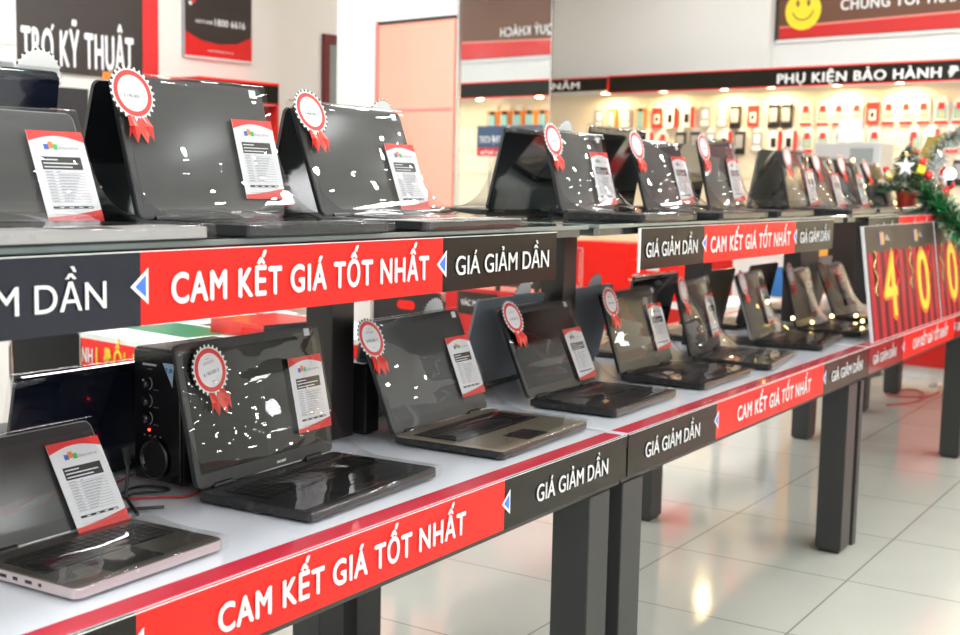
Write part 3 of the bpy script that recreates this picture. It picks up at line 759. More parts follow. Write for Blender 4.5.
# ------------------------------------------------------------------ christmas tree, garland, doll
def xmas_tree(loc):
    t = thing('christmas_tree', 'small frosted Christmas tree in a red pot on the far raised shelf', 'tree', loc)
    link('pot', MB().lathe([(.052, 0), (.066, .095), (.072, .098), (.072, .118), (.062, .118)], POTR, 24).mesh('pot'), t)
    link('trunk', MB().tube([(0, 0, .08), (0, 0, .40)], [.010, .003], BROWN, 8).mesh('trunk'), t)
    rnd = random.Random(3); g = MB(); wq = MB()
    for L_ in range(13):
        z0 = .125+L_*.021; rr = .20*(1-L_/13.5)+.014; nb = max(6, int(22*(1-L_/16)))
        for k in range(nb):
            a_ = 2*math.pi*(k+.5*(L_ % 2)+rnd.uniform(-.2, .2))/nb; r_ = rr*rnd.uniform(.8, 1.1)
            p0 = Vector((0, 0, z0+.012)); p1 = Vector((math.cos(a_)*r_, math.sin(a_)*r_, z0-.012+rnd.uniform(-.008, .008)))
            d = (p1-p0); tg = g if rnd.random() < .72 else wq; mm = NEEDLE if tg is g else NEEDW
            for q in range(10):
                s_ = .15+.85*q/9; c_ = p0+d*s_
                for sgn in (-1, 1):
                    sd = d.cross(Vector((0, 0, 1))).normalized()*sgn
                    tip = c_ + (d.normalized()*.5+sd*.8+Vector((0, 0, rnd.uniform(-.5, .6))))*.034
                    wv = Vector((0, 0, 1)).cross(tip-c_).normalized()*.0075
                    tg.add([c_-wv, c_+wv, tip], [(0, 1, 2)], mm)
    link('foliage', g.mesh('foliage'), t); link('frosted_tips', wq.mesh('frost'), t)
    def dirp(ang, r, z): return (math.cos(R(ang))*r, math.sin(R(ang))*r, z)
    for (ang, r, z, m, s_) in ((150, .17, .20, GOLD, .034), (245, .17, .21, REDB, .028), (238, .13, .29, REDB, .025), (185, .09, .33, GOLD, .018), (125, .15, .24, REDB, .022), (215, .09, .35, BROWN, .022)):
        link('bauble', MB().ball((0, 0, 0), s_, m, 16, 10).mesh('bauble', True), t, dirp(ang, r, z))
    st = []; 
    for k in range(10): r_ = .062 if k % 2 == 0 else .026; st.append((r_*math.sin(math.pi*k/5), r_*math.cos(math.pi*k/5)))
    link('star', MB().prism(st[::-1], STARW, 'y', -.005, .005).mesh('star'), t, dirp(188, .16, .26), (0, 0, R(-80)))
    link('gift_box', MB().box(-.022, .022, -.022, .022, -.022, .022, YELF).mesh('gift'), t, dirp(222, .17, .24), (.3, .2, .5))
    bw = MB().ball((-.018, 0, .01), .016, REDB, 10, 6, (1.2, .5, .8)).ball((.018, 0, .01), .016, REDB, 10, 6, (1.2, .5, .8)).box(-.012, -.004, -.003, .003, -.05, 0, REDB).box(.004, .012, -.003, .003, -.045, 0, REDB)
    link('bow', bw.mesh('bow'), t, (0, -.012, .415))
    return t
def W2(u, v, x):   # helper: world point on plane X=x seen at a given place (used only to lay out)
    d = Rw @ Vector((u-480, v-317.5, f)); return Vector((0, 0, H)) + d*(x/d.x)
p = W2(906, 206, 6.02)
xt = xmas_tree((p.x, p.y, SZ)); xt.scale = (.70, .70, .80)

def tinsel(name, pts, r, mats, label, n=900, seed=1):
    rnd = random.Random(seed); mb = MB(); P = [Vector(p) for p in pts]; mb.tube(P, .003, mats[0], 5)
    for k in range(n):
        s_ = rnd.random()*(len(P)-1); i = int(s_); c_ = P[i].lerp(P[i+1], s_-i)
        d = Vector((rnd.gauss(0, 1), rnd.gauss(0, 1), rnd.gauss(0, 1))).normalized(); tip = c_+d*r*rnd.uniform(.6, 1.1)
        wv = d.cross(Vector((rnd.random(), rnd.random(), 1))).normalized()*.003
        mb.add([c_-wv, c_+wv, tip+wv*.4, tip-wv*.4], [(0, 1, 2, 3)], mats[rnd.randrange(len(mats))])
    return tag(link(name, mb.mesh(name)), label, 'garland')
def arcpts(L_): return [W2(u, v, x) for u, v, x in L_]
tinsel('tinsel_garland', arcpts([(926, 192, 5.98), (938, 206, 5.95), (950, 216, 5.92), (962, 232, 5.9)]), .085, [TING, TING, NEEDLE, TINS], 'shiny green tinsel garland hanging over the right edge of the price boards', 1900, 2)
tinsel('silver_branch', arcpts([(922, 205, 6.2), (928, 185, 6.2), (935, 168, 6.2), (942, 156, 6.2)]), .045, [TINS, NEEDW], 'silver tinsel branch right of the small Christmas tree', 500, 3)
tinsel('fir_garland', arcpts([(931, 206, 6.5), (930, 180, 6.5), (934, 155, 6.5), (948, 140, 6.5), (960, 132, 6.5), (968, 150, 6.4)]), .06, [TINS, NEEDW, NEEDLE], 'frosted garland at the upper right picture edge', 600, 4)
tinsel('fir_spray', arcpts([(942, 212, 6.05), (952, 228, 6.03), (964, 246, 6.0)]), .06, [NEEDLE, TING], 'dark green fir spray behind the tinsel garland', 700, 5)
# olive ribbon band
a0, a1 = W2(905, 206, 6.6), W2(938, 135, 6.6)
a0.z = SZ+.004
mb = MB(); sd = Vector((.0, -.055, .02)); k_ = Vector((.012, 0, 0))
vs = [a0-sd, a0+sd, a1+sd, a1-sd]; vs += [v+k_ for v in vs]
mb.add(vs, [(0, 3, 2, 1), (4, 5, 6, 7), (0, 1, 5, 4), (1, 2, 6, 5), (2, 3, 7, 6), (3, 0, 4, 7)], OLIVE)
tag(link('wide_ribbon', mb.mesh('r')), 'wide olive-gold ribbon band leaning behind the Christmas tree', 'ribbon')
# santa doll
p = W2(943, 186, 6.25)
dl_ = thing('santa_doll', 'small red and white doll with a cap right of the Christmas tree', 'doll', p)
link('body', MB().ball((0, 0, -.03), .035, REDB, 14, 8, (1, 1, 1.3)).mesh('b', True), dl_)
link('head', MB().ball((0, 0, .035), .024, SKIN, 14, 8).mesh('b', True), dl_)
link('beard', MB().ball((-.008, -.012, .02), .022, STARW, 12, 8, (1, .8, 1)).mesh('b', True), dl_)
link('cap', MB().lathe([(.028, .042), (.029, .052), (.020, .066), (.004, .095)], REDB, 14).ball((.0, 0, .10), .010, STARW, 10, 6).lathe([(.031, .038), (.031, .050)], STARW, 14).mesh('b'), dl_)
for s_ in (-1, 1):
    link('arm', MB().tube([(0, s_*.03, -.01), (-.015, s_*.05, .0), (-.03, s_*.052, .015)], [.010, .009, .008], REDB, 8).mesh('a', True), dl_)
    link('leg', MB().tube([(0, s_*.015, -.07), (-.01, s_*.02, -.10), (-.03, s_*.02, -.11)], [.012, .011, .012], BLKP, 8).mesh('l', True), dl_)
p = W2(950, 174, 6.1)
lb = thing('globe_lamp', 'bright round white bulb beside the doll at the right edge', 'lamp', p)
link('bulb', MB().ball((0, 0, 0), .028, BULB, 16, 10).mesh('b', True), lb)
link('socket', MB().lathe([(.012, -.055), (.014, -.025)], BLKP, 12).mesh('s'), lb)

# string of fairy lights lying over the far laptops: individual wires with bulbs
fl = thing('fairy_lights', 'string of small warm lights draped over the farthest laptops', 'lights', (0, 0, 0))
pts = [W2(*q) for q in ((742, 300, 4.45), (790, 318, 4.75), (812, 327, 4.9), (832, 316, 5.2), (856, 316, 5.3), (862, 330, 5.1))]
for p in pts: link('bulb', cached('fb', lambda: MB().ball((0, 0, 0), .008, FAIRY, 8, 6).mesh('fb', True)), fl, (p.x, min(p.y, 1.585), max(p.z, ZT+.04)))
for q in ((862, 186, 5.75), (851, 160, 5.45), (877, 192, 6.1), (893, 203, 6.2), (884, 178, 6.0)):
    p = W2(*q); link('bulb', cached('fb', None), fl, (p.x, p.y-.01, p.z))

# ------------------------------------------------------------------ back wall unit (building frame)
XH = 8.6
def BT(x, y, z): return B(x, y, z)
hd = thing('header_fascia', 'long black header board with red edges and white words over the accessory wall', 'sign', B(XH, 6.06, 2.09), TH-R(90))
# frame: local x runs toward -y' (right in picture), faces -x'
Lh = 8.0
link('fascia_board', MB().box(0, Lh, 0, .05, 0, .14, BLKV).mesh('f'), hd)
mb = MB().box(0, Lh, -.004, .0, .134, .144, REDV).box(0, Lh, -.004, 0, -.004, .005, REDV).box(-.004, .012, -.006, 0, 0, .14, REDV)
link('red_edging', mb.mesh('e'), hd)
link('soffit', MB().box(0, Lh, .05, .30, .03, .05, WHITE).mesh('s'), hd)
text('lettering', 'PHỤ KIỆN BẢO HÀNH ĐỔI', hd, 6.06-4.50, 1.50, .024, .072, -.007, LETW, .03)
hd2 = thing('short_header', 'shorter lower black header board ending in white letters NĂM beside the mirrored column', 'sign', B(XH, 7.2, 2.115), TH-R(90))
link('fascia_board', MB().box(0, 1.13, 0, .05, 0, .105, BLKV).mesh('f'), hd2)
link('red_edging', MB().box(0, 1.13, -.004, 0, .105, .112, REDV).mesh('f'), hd2)
link('soffit', MB().box(0, 1.13, .05, .30, .01, .03, WHITE).mesh('s'), hd2)
text('lettering', '1 NĂM', hd2, 7.2-6.74, .39, .022, .058, -.004, LETW, .03)

# reshape the left portion of the header: text on it
# peg wall
pw = thing('pegboard', 'cream perforated display wall under the black header', 'display wall', B(8.93, 7.2, .81), TH-R(90))
link('back_panel', MB().box(0, 9.3, 0, .015, 0, 1.30, PEG).mesh('p'), pw)
mb = MB()
for k in range(1, 8): mb.box(k*1.1-.012, k*1.1+.012, -.004, 0, 0, 1.24, PEG)
link('upright', mb.mesh('p'), pw)
mb = MB()
for z0 in (.32, .60, .83, 1.06): mb.box(0, 9.3, -.006, 0, z0, z0+.006, PEG)
link('rail', mb.mesh('p'), pw)
bc = thing('base_cabinet', 'long red base cabinet with white plinth along the back wall', 'cabinet', B(8.62, 7.2, 0), TH-R(90))
link('plinth', MB().box(0, 9, .03, .32, 0, .09, WHITE).mesh('p'), bc)
link('cabinet_body', MB().box(0, 9, 0, .32, .09, .76, REDC).mesh('p'), bc)
link('countertop', MB().box(0, 9, -.01, .32, .76, .80, WHITE).mesh('p'), bc)
# soffit spots
spot = MB().lathe([(.05, 0), (.05, -.014), (.038, -.016)], CHROME, 14).lathe([(.037, -.0162), (.034, -.020)], WARM, 14).mesh('spot')
for yy in (6.19, 5.62, 5.05, 4.64, 4.1, 3.62, 2.9, 2.3, 1.6, .9, .2):
    o = tag(link('header_spotlight', spot, None, B(8.76, yy, 2.119), (0, 0, 0)), 'small round warm spotlight under the black header', 'light', 'warm spotlights under the header')
    area(B(8.76, yy, 2.09), .06, 4.5, (1, .72, .36))

# hanging goods
def pack(kind):
    t = thing('accessory_pack', '', 'accessory')
    link('hang_tag', MB().box(-.028, .028, -.003, 0, .085, .12, PALE).mesh('h'), t)
    if kind == 0:
        mb = MB().box(-.042, .042, -.006, 0, -.085, .085, PALE); link('card', mb.mesh('c'), t)
        link('printed_picture', MB().box(-.036, .036, -.008, -.006, -.05, .05, TEAL).box(-.042, .042, -.0085, -.006, -.085, -.062, PAPR).box(-.02, .02, -.009, -.006, .02, .07, PAPR).box(-.015, .025, -.0095, -.006, -.04, .0, mat('dull_olive_print', (.42, .45, .25), .4)).mesh('c'), t)
    elif kind == 1:
        link('card', MB().box(-.045, .045, -.03, 0, -.085, .085, PALE).mesh('c'), t)
        link('printed_picture', MB().box(-.02, .018, -.032, -.03, -.045, .03, BLKP).box(.032, .046, -.032, 0, -.085, .085, PAPR).mesh('c'), t)
    elif kind == 2:
        link('card', MB().box(-.040, .040, -.02, 0, -.10, .085, BLKP).mesh('c'), t)
        link('printed_picture', MB().box(-.03, .03, -.022, -.02, -.05, .06, GREYP).mesh('c'), t)
    elif kind == 3:
        link('card', MB().box(-.042, .042, -.014, 0, -.085, .085, PAPR).mesh('c'), t)
        link('printed_picture', MB().box(-.024, .024, -.017, -.014, -.05, .03, PALE).box(-.012, .012, -.019, -.017, -.03, .01, BLKP).mesh('c'), t)
    elif kind == 4:
        link('card', MB().box(-.045, .045, -.02, 0, -.085, .085, ORNG).mesh('c'), t)
        link('printed_picture', MB().box(-.026, .026, -.035, -.02, -.085, .06, TEAL).box(-.015, .015, -.036, -.02, .06, .085, BLKP).mesh('c'), t)
    elif kind == 5:
        link('card', MB().box(-.042, .042, -.012, 0, -.085, .085, GREYP).mesh('c'), t)
        link('printed_picture', MB().box(-.02, .025, -.014, -.012, -.01, .06, STICKL).box(-.03, .03, -.0135, -.012, -.07, -.03, PALE).mesh('c'), t)
    return t
PK = [pack(i) for i in range(6)]
DESC = {0: 'pale card pack', 1: 'white and red box', 2: 'black pack', 3: 'red card pack', 4: 'orange bottle pack', 5: 'grey blister pack'}
used = set()
ROWN = {0: 'top', 1: 'second', 2: 'third', 3: 'lowest'}
def hang(kind, yy, z, row, where):
    t = PK[kind] if kind not in used else copy_tree(PK[kind]); used.add(kind)
    t.scale = (1.15, 1, .98); t.location = B(8.918, yy, z); t.rotation_euler = (0, 0, TH-R(90))
    t['label'] = f'{DESC[kind]}, {ROWN[row]} row {where}'; t['category'] = 'accessory'
    t['group'] = f'{["pale cards","white boxes","black boxes","red cards","orange packs","grey blister packs"][kind]} in the {ROWN[row]} row {where}'
def zone(y):
    return 'near the mirrored column' if y > 5.45 else ('under the blank part of the header' if y > 4.7 else ('under the first header words' if y > 3.75 else ('above the Christmas tree' if y > 3.0 else 'beyond the right picture edge')))
row1 = [(6.36, 5), (6.22, 4), (6.08, 5), (5.92, 4), (5.76, 3), (5.62, 1), (5.46, 1), (5.30, 5), (5.14, 5), (5.02, 2), (4.86, 3)] + [(4.68, 2), (4.57, 2), (4.41, 0), (4.27, 0), (4.14, 0), (4.00, 0), (3.87, 3), (3.75, 0), (3.62, 0), (3.49, 0), (3.36, 0), (3.23, 0)] + [(2.98, 2), (2.84, 3), (2.70, 2)]
for y_, k_ in row1: hang(k_, y_, 1.895, 0, zone(y_))
row2 = [(6.30, 5), (6.15, 2), (6.0, 0), (5.85, 1), (5.7, 0), (5.52, 2), (5.38, 2), (5.24, 5), (5.1, 1), (4.97, 2), (4.82, 5), (4.66, 1), (4.53, 1), (4.39, 0), (4.26, 0), (4.12, 0), (3.98, 0), (3.85, 0), (3.55, 0), (3.42, 1), (3.27, 0), (3.14, 0), (2.95, 2), (2.8, 5)]
for y_, k_ in row2: hang(k_, y_, 1.69, 1, zone(y_))
row3 = [(5.9, 2), (5.2, 2), (4.67, 2), (4.54, 2), (4.3, 5), (3.42, 3), (3.2, 2), (3.0, 1)]
for y_, k_ in row3: hang(k_, y_, 1.47, 2, zone(y_))
# goods the mirror shows
for y_, z_, k_ in [(2.55, 1.86, 4), (2.40, 1.86, 4), (2.25, 1.86, 4), (2.1, 1.86, 4), (1.95, 1.86, 4), (1.8, 1.86, 4), (1.65, 1.86, 4)]:
    hang(k_, y_, z_, 0, 'seen only in the mirror')
    m_ = [o for o in C.objects if o.name.startswith('accessory_pack')][-1]; m_.scale = (1.5, 1.5, 1.5)
for k in range(9):
    y_ = 2.7-.16*k; t = tag(link('product_box', MB().box(-.05, .05, -.05, .05, 0, .16+.03*(k % 3), [PALE, GREYP, LIME, TEAL, ORNG][k % 5]).mesh('b'), None, B(8.78, y_, .801), (0, 0, TH)), 'small colourful box on the far counter, seen in the mirror', 'box', 'boxes on the far counter seen in the mirror')
sg = thing('counter_sign', 'dark blue and red counter sign seen reversed in the mirror', 'sign', B(8.5, 2.55, 1.56), TH-R(90))
link('sign_board', MB().box(0, .75, 0, .01, .075, .27, mat('sign_blue', (.04, .07, .14), .4)).box(0, .75, 0, .01, 0, .075, REDC).mesh('s'), sg)
text('lettering', 'HỖ TRỢ KTXT', sg, .38, .34, .12, .06, -.002, LETW, .02); text('lettering', 'Phụ kiện', sg, .4, .3, .02, .035, -.002, LETW, .02)
link('sign_post', MB().tube([(.2, .006, -.759), (.2, .006, .01)], .008, CHROME, 8).tube([(.6, .006, -.759), (.6, .006, .01)], .008, CHROME, 8).mesh('p'), sg)

# posters on the back wall
wp = thing('wall_poster', 'large brown poster with a yellow smiling face and white words high on the back wall', 'poster', B(8.94, 4.70, 2.47), TH-R(90))
PL = 4.2
link('poster_board', MB().box(0, PL, 0, .012, 0, .85, POSTB).mesh('p'), wp)
mb = MB().add([(0.02, -.002, .02), (PL, -.002, .02), (PL, -.002, .19), (PL*.5, -.002, .135), (.02, -.002, .10)], [(0, 1, 2, 3, 4)], REDC)
link('red_wave', mb.mesh('r'), wp)
mb = MB().box(-.012, PL, -.006, .012, -.016, .012, PALE).box(-.02, .004, -.006, .012, 0, .85, LEGM)
mb.add([(.02, -.003, .10), (PL*.5, -.003, .135), (PL, -.003, .19), (PL, -.003, .205), (PL*.5, -.003, .15), (.02, -.003, .115)], [(0, 1, 2, 3, 4, 5)], mat('poster_pink_line', (.8, .25, .2), .4))
link('poster_frame', mb.mesh('f'), wp)
fc = MB().prism([(.165*math.cos(2*math.pi*i/36), .165*math.sin(2*math.pi*i/36)) for i in range(36)], YELF, 'y', -.004, 0)
fc.tube([(.10*math.cos(R(a_)), -.005, .02+.10*math.sin(R(a_))) for a_ in range(200, 345, 12)], .006, BROWN, 6)
for s_ in (-1, 1): fc.ball((s_*.05, -.004, .06), .022, BROWN, 10, 6, (.7, .15, 1.3))
link('smiling_face', fc.mesh('face'), wp, (.215, -.003, .225), scale=(.9, 1, .9))
text('lettering', 'CHÚNG TÔI TRÂN TRỌNG PHỤC VỤ QUÝ KHÁCH', wp, .52, 2.5, .205, .085, -.004, LETW, .03)

# ------------------------------------------------------------------ left wall (building y'=6.5)
# frame on the wall: local x along +x', faces -y'
sg = thing('service_sign', 'dark wall board with tall white words and a red right edge', 'sign', B(3.52, 6.48, 1.90), TH)
link('sign_board', MB().box(0, .83, 0, .02, 0, 1.02, SIGNB).mesh('s'), sg)
link('red_edge', MB().box(.83, .94, -.004, .02, -.0, 1.02, REDC).mesh('s'), sg)
_, wa = text_mesh('TRO KỸ THUẬT', .035, LETW); _, wb = text_mesh('TRO', .035, LETW)
text('lettering', 'TRO KỸ THUẬT', sg, .046, .72, .038, .205, -.003, LETW, .035)
k_ = .72/wa; xo = .046+wb*k_
mb = MB().add([(xo-.016, -.004, .225), (xo-.004, -.004, .232), (xo+.006, -.004, .262), (xo-.008, -.004, .262), (xo-.012, -.004, .243)], [(0, 1, 2, 3, 4)], LETW)
mb.box(xo-.045, xo-.030, -.005, -.003, .008, .030, LETW); link('letter_marks', mb.mesh('m'), sg)
hp = thing('hotline_poster', 'black and red hotline poster high on the cream wall', 'poster', B(4.655, 6.48, 2.075), TH)
link('poster_board', MB().box(0, .52, 0, .02, 0, .62, SIGNB).mesh('p'), hp)
mb = MB().add([(0, -.002, 0), (.52, -.002, 0), (.52, -.002, .155), (.40, -.002, .10), (.26, -.002, .085), (.12, -.002, .10), (0, -.002, .15)], [(0, 1, 2, 3, 4, 5, 6)], REDC); link('red_wave', mb.mesh('r'), hp)
link('poster_frame', MB().box(-.01, 0, -.004, .02, -.01, .62, GREYP).box(0, .52, -.004, .02, -.012, 0, PALE).mesh('f'), hp)
text('lettering', 'HOTLINE', hp, .08, .13, .205, .022, -.003, LETW, .01); text('lettering', '1800 6616', hp, .225, .24, .200, .045, -.003, LETW, .02)
text('web_lettering', 'www.fptshop.com.vn', hp, .17, .2, .035, .016, -.003, LETW, .0)
link('emblem', MB().ball((.04, -.004, .36), .014, LETW, 10, 6, (1, .3, 1)).ball((.065, -.004, .335), .014, REDB, 10, 6, (1, .3, 1)).ball((.04, -.004, .32), .014, LETW, 10, 6, (1, .3, 1)).mesh('e'), hp)
d1 = MB().box(0, .05, -.03, 0, 0, 2.32, DKRED).box(.05, .72, -.03, 0, 2.26, 2.32, DKRED).box(.05, .72, -.012, 0, .05, 2.26, GLASSD).box(.68, .74, -.03, 0, 0, 2.32, DKRED)
struct('door_1', d1, B(5.80, 6.50), TH)
# wall unit with yellow goods below the hotline poster
wu = thing('wall_cabinet', 'black wall cabinet with red edges and lit yellow goods on the cream wall', 'cabinet', B(4.55, 6.20, 0), TH)
link('header', MB().box(0, .62, 0, .29, 1.79, 1.91, BLKV).mesh('h'), wu); link('red_edging', MB().box(0, .62, -.004, .29, 1.91, 1.925, REDV).box(0, .62, -.004, 0, 1.785, 1.795, REDV).mesh('h'), wu)
link('back_panel', MB().box(0, .62, .27, .29, .5, 1.785, PALE).mesh('h'), wu); link('side_panel', MB().box(0, .02, 0, .27, 0, 1.785, BLKP).mesh('h'), wu); link('side_panel', MB().box(.60, .62, 0, .27, 0, 1.785, REDC).mesh('h'), wu)
link('base', MB().box(.02, .60, 0, .27, 0, 1.0, REDC).mesh('h'), wu); link('shelf_board', MB().box(.02, .60, .02, .27, 1.40, 1.42, PALE).mesh('h'), wu)
for k in range(4):
    for z0 in (1.421, 1.001):
        m = [ORNG, LIME, BLKP, LIME][(k+int(z0*3)) % 4]
        tag(link('goods_box', MB().box(0, .105, 0, .08, 0, .27, m).mesh('g'), None, B(4.59+k*.14, 6.26, z0), (0, 0, TH)), 'packaged goods in the wall cabinet, %s shelf' % ('upper' if z0 > 1.2 else 'lower'), 'box', 'goods on the %s shelf of the wall cabinet' % ('upper' if z0 > 1.2 else 'lower'))
# picture stand
ps = thing('picture_stand', 'upright display poster with orange top and fiery picture left of the large shelf laptop', 'poster', B(3.90, 6.2, 0), TH)
link('poster_board', MB().box(0, .22, 0, .03, .9, 1.86, BLKP).mesh('p'), ps); link('orange_top', MB().box(.0, .22, -.003, 0, 1.78, 1.90, ORNG).mesh('p'), ps)
link('picture', MB().box(.02, .20, -.003, 0, 1.25, 1.77, poster_mat()).mesh('p'), ps); link('emblem', MB().ball((.09, -.003, 1.83), .03, STICKB, 12, 8, (1, .15, 1)).mesh('e'), ps)
link('stand', MB().box(.06, .16, 0, .03, 0, .9, BLKP).box(.0, .24, -.12, .12, 0, .02, BLKP).mesh('p'), ps)
# dark totem beside it
dk = thing('dark_totem', 'tall black advertising stand between the sign wall and the shelf laptops', 'stand', B(3.60, 6.25, 0), TH)
link('totem_body', MB().box(0, .24, 0, .06, .03, 1.80, BLKP).mesh('p'), dk); link('totem_foot', MB().box(-.05, .25, -.1, .16, 0, .03, BLKP).mesh('p'), dk)
# pale appliance at the far left edge
pc = thing('air_conditioner', 'white standing air conditioner at the upper left picture edge', 'appliance', B(2.66, 4.85, 0), TH)
link('housing', MB().box(-.2, .0, 0, .25, 0, 2.35, WHITE).mesh('p'), pc, bevel=.02); link('air_outlet', MB().box(-.18, -.02, -.006, 0, 1.85, 2.0, PALE).mesh('p'), pc); link('grille', MB().box(-.17, -.03, -.008, 0, 1.7, 1.78, GREYP).mesh('p'), pc)

# ------------------------------------------------------------------ counters and chairs in the middle distance
def red_table(x0, x1, y0, y1, label, txt=True):
    t = thing('service_counter', label, 'counter', B(x0, y0, 0), TH); W = x1-x0; D = y1-y0
    link('countertop', MB().box(0, W, 0, D, .745, .765, WHITE).mesh('c'), t); mb = MB().box(0, .01, 0, D, .60, .745, REDV).box(.01, W, 0, .01, .68, .745, REDV).box(W-.01, W, .01, D, .6, .745, REDV).box(.01, W-.01, D-.01, D, .6, .745, REDV)
    link('red_apron', mb.mesh('a'), t)
    for lx in (.03, W-.07):
        for ly in (.03, D-.07): link('leg', MB().box(lx, lx+.04, ly, ly+.04, 0, .70, LEGM).mesh('l'), t)
    if txt:
        F = Matrix.Translation((-.002, D, 0)) @ Matrix.Rotation(R(-90), 4, 'Z')
        text('white_lettering', 'BẢO HÀNH', t, .08, .27, .66, .055, 0, LETW, .025, frame=F)
        text('yellow_lettering', '1 ĐỔI 1', t, .37, .24, .648, .075, 0, LETY, .03, frame=F)
    return t
rt = red_table(2.38, 3.35, 3.16, 4.215, 'red service table with white top and exchange slogan behind the near row')
link('green_print', MB().box(.18, .42, .40, .80, .765, .767, GREENP).mesh('g'), rt); link('dark_print', MB().box(.45, .72, .25, .7, .765, .767, SIGNB).mesh('g'), rt); link('green_print', MB().box(.74, .9, .45, .85, .765, .767, GREENP).mesh('g'), rt)
red_table(2.0, 3.6, 5.2, 5.9, 'red-edged table far left behind the black chair', False)
bx = thing('promo_box', 'black and red promotional box lying on the white service counter', 'box', B(2.72, 3.34, .768), TH)
link('box_body', MB().box(0, .30, 0, .30, 0, .05, REDC).mesh('b'), bx); link('box_side', MB().box(.0, .30, -.003, 0, 0, .05, BLKP).mesh('b'), bx); text('lettering', '10%', bx, -.0, .1, .008, .03, -.004, REDV, .02, frame=Matrix.Translation((-.002, .12, 0)) @ Matrix.Rotation(R(-90), 4, 'Z'))
bx = thing('paper_roll', 'grey rolled paper on the service counter under the banner', 'paper', B(3.10, 3.6, .79), TH)
link('roll', MB().tube([(0, 0, 0), (.1, .35, 0)], .022, PALE, 12).mesh('r'), bx)

def chair(loc, rz, label, hole, zb=.52):
    t = thing('chair', label, 'chair', loc, rz)
    bk = MB(); bk.prism(rrect(-.21, .21, zb, .86, .05), BLKP, 'y', 0, .018)
    link('backrest', bk.mesh('b'), t)
    if hole: link('handle_hole', MB().prism(rrect(-.05, .05, .755, .80, .02), REDV, 'y', -.002, .0205).mesh('h'), t)
    link('seat', MB().prism(rrect(-.21, .21, .0, .42, .04), BLKP, 'z', .43, .455).mesh('s'), t)
    for s_ in (-1, 1):
        link('leg', MB().tube([(s_*.2, .01, .85), (s_*.2, .0, .44), (s_*.2, -.06, 0)], .011, CHROME, 8).mesh('l'), t)
        link('leg', MB().tube([(s_*.2, .05, .44), (s_*.2, .42, 0)], .011, CHROME, 8).mesh('l'), t)
    link('seat_rail', MB().tube([(-.2, .4, .43), (.2, .4, .43)], .01, CHROME, 8).mesh('l'), t)
    return t
c1 = chair(B(2.14, 3.76, 0), 0, 'black chair with chrome legs at the far left behind the wrapped laptop', False, .66)
c1.location.z = 0; c1.scale = (.56, 1, .93); c1.rotation_euler = (0, 0, TH+R(-15))
c2 = chair(B(4.3, 4.19, 0), TH+R(-90), 'black chair with an oval red handle opening behind the gold laptop', True)
c2.scale = (1.18, 1, .93)
# red stand with dark sign
rs = thing('red_display_stand', 'low red display stand with a small dark sign left of the second shelf post', 'stand', B(5.0, 4.57, .0758), TH-R(90)); rs.scale = (.943, .943, .943)
link('stand_body', MB().box(0, .70, 0, .35, -.080, .72, REDC).mesh('b'), rs); link('dark_sign', MB().box(.10, .40, -.006, 0, .57, .70, SIGNB).mesh('b'), rs)
text('sign_lettering', 'VÁC MÁO ÁO', rs, .13, .24, .62, .035, -.008, LETW, .02); link('white_label', MB().box(.46, .52, -.004, 0, .63, .67, PALE).mesh('b'), rs)
link('dark_top', MB().box(.36, .70, -.01, .05, .75, .84, SIGNB).box(.38, .40, 0, .02, .72, .75, LEGM).box(.66, .68, 0, .02, .72, .75, LEGM).mesh('t'), rs); text('top_lettering', 'MÁO ÁO', rs, .42, .24, .775, .04, -.012, LETW, .02)
link('pole', MB().tube([(-.01, 0, 0), (-.01, 0, .80)], .008, CHROME, 8).mesh('p'), rs)
# red cartons
def carton(x, y, z, w, d, h, label, lines, m=REDV):
    t = thing('red_carton', label, 'box', B(x, y, z), TH-R(90)); link('carton_body', MB().box(0, w, 0, d, 0, h, m).mesh('c'), t, bevel=.004)
    mb = MB()
    if lines == 0:
        for (a_, b_, c_, d_) in ((.005, .05, .28, .285), (.005, .05, .04, .045), (.05, .055, .04, .285), (.03, .034, .06, .265)): mb.box(a_, b_, -.002, 0, c_*h/.33, d_*h/.33, PALE)
    else:
        mb.box(.15, .24, -.002, 0, h-.06, h-.03, PALE); mb.box(.05, .24, -.002, 0, h-.10, h-.09, PALE); mb.box(.02, .2, -.002, 0, h-.13, h-.12, PALE); mb.box(.26, .34, -.002, 0, h-.11, h-.07, LETY); mb.box(.02, .3, -.002, 0, h-.2, h-.19, PALE)
    link('carton_print', mb.mesh('p'), t); return t
st = tag(link('low_table', MB().box(0, 1.3, 0, .7, .58, .62, WHITE).box(.02, .06, .02, .06, 0, .58, LEGM).box(1.24, 1.28, .02, .06, 0, .58, LEGM).box(.02, .06, .62, .66, 0, .58, LEGM).box(1.24, 1.28, .62, .66, 0, .58, LEGM).mesh('t'), None, B(6.45, 4.95, 0), (0, 0, TH-R(90))), 'low white table carrying the red cartons behind the middle shelf', 'table')
carton(6.5, 4.79, .622, .40, .25, .34, 'large plain red carton with a white line drawing right of the second post', 0)
carton(6.47, 4.37, .622, .38, .25, .24, 'smaller red carton with white and yellow print beside the large one', 1)
bd = thing('teddy_bear', 'small brown plush toy beside the large red carton', 'toy', B(6.60, 4.30, .863), TH)
link('body', MB().ball((0, 0, .05), .045, BROWN, 14, 8, (1, 1, 1.1)).mesh('b', True), bd); link('head', MB().ball((0, 0, .12), .035, BROWN, 14, 8).ball((0, -.025, .148), .012, BROWN, 8, 6).ball((0, .025, .148), .012, BROWN, 8, 6).mesh('b', True), bd)
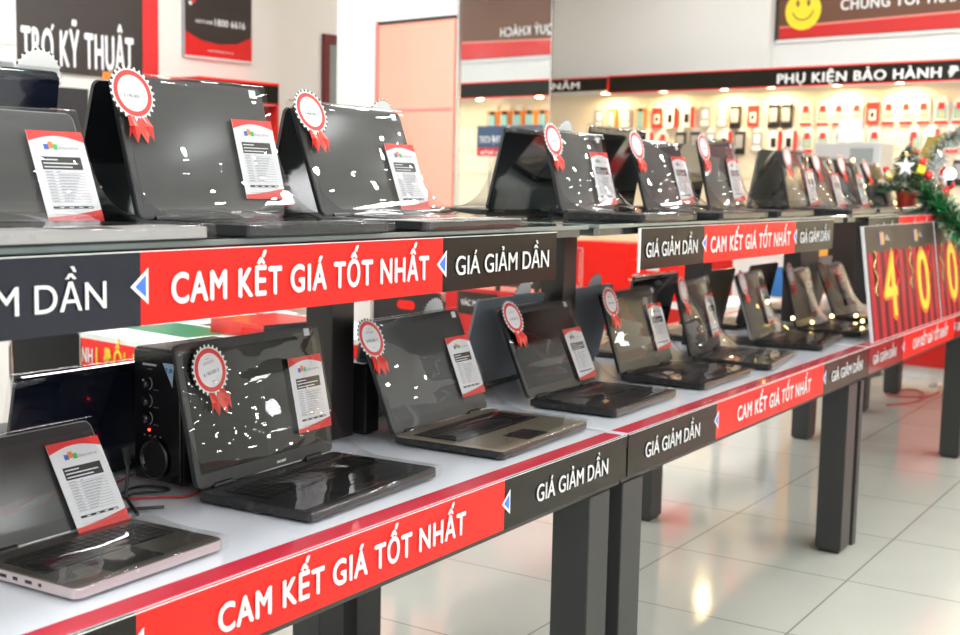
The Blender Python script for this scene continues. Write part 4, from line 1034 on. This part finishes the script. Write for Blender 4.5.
# goods beyond the lower middle table
tag(link('orange_carton', MB().box(0, .25, 0, .16, 0, .98, mat('orange_carton_mat', (.65, .3, .03), .5)).mesh('c'), None, B(7.4, 3.58, 0), (0, 0, TH)), 'tall orange carton seen under the middle shelf banner', 'box')
tag(link('white_carton', MB().box(0, .3, 0, .45, 0, .88, PALE).box(-.003, 0, .05, .2, .6, .8, STICKB).mesh('c'), None, B(7.6, 3.80, 0), (0, 0, TH)), 'white carton with a blue patch seen under the middle shelf banner', 'box')
# monitors near the back counter
mn = thing('receipt_printer', 'pale grey box-shaped printer on the back counter behind the tight laptop group', 'printer', B(8.35, 4.05, .80), TH-R(90))
link('printer_stand', MB().box(-.1, .5, 0, .22, .0, .58, BLKP).mesh('b'), mn); link('printer_body', MB().box(0, .5, 0, .22, .58, .86, PGREY).mesh('b'), mn, bevel=.01); link('display', MB().box(.28, .44, -.02, 0, .72, .82, GLASSD).mesh('b'), mn)
mn.location = B(8.35, 4.05, 0); 
for c_ in mn.children: c_.location.z = .80
link('cabinet', MB().box(-.1, .5, 0, .22, 0, .80, BLKP).mesh('b'), mn)
tag(link('notice_sheet', MB().box(0, .17, 0, .004, 0, .16, PAPER).mesh('n'), None, B(8.34, 3.87, 1.665), (0, 0, TH-R(90))), 'bluish white notice sheet standing on top of the grey printer', 'paper')
# floor cable
z_ = .006
cable('floor_cable', [W for W in [Vector((7.7, 1.95, z_)), Vector((7.9, 1.8, z_)), Vector((8.3, 1.85, z_)), Vector((8.5, 2.0, z_)), Vector((8.0, 2.1, z_)), Vector((8.2, 1.7, z_)), Vector((8.9, 1.9, z_))]], .005, CABR, 'red power cable lying on the floor by the far table legs')
pg = thing('power_strip', 'white plug socket on the floor by the red cable', 'socket', (8.62, 1.85, .0))
link('strip_body', MB().box(0, .12, 0, .06, 0, .03, PALE).mesh('p'), pg, bevel=.004); link('socket_hole', MB().box(.02, .05, .01, .05, .03, .032, PORT).mesh('p'), pg)

# ------------------------------------------------------------------ render look
sc.view_settings.view_transform = 'Standard'; sc.view_settings.look = 'None'; sc.view_settings.gamma = 1
sc.view_settings.exposure = 0.15
sc.cycles.transparent_max_bounces = 16; sc.cycles.max_bounces = 8; sc.cycles.caustics_reflective = False; sc.cycles.caustics_refractive = False
sc.cycles.sample_clamp_indirect = 6
bpy.context.view_layer.update()
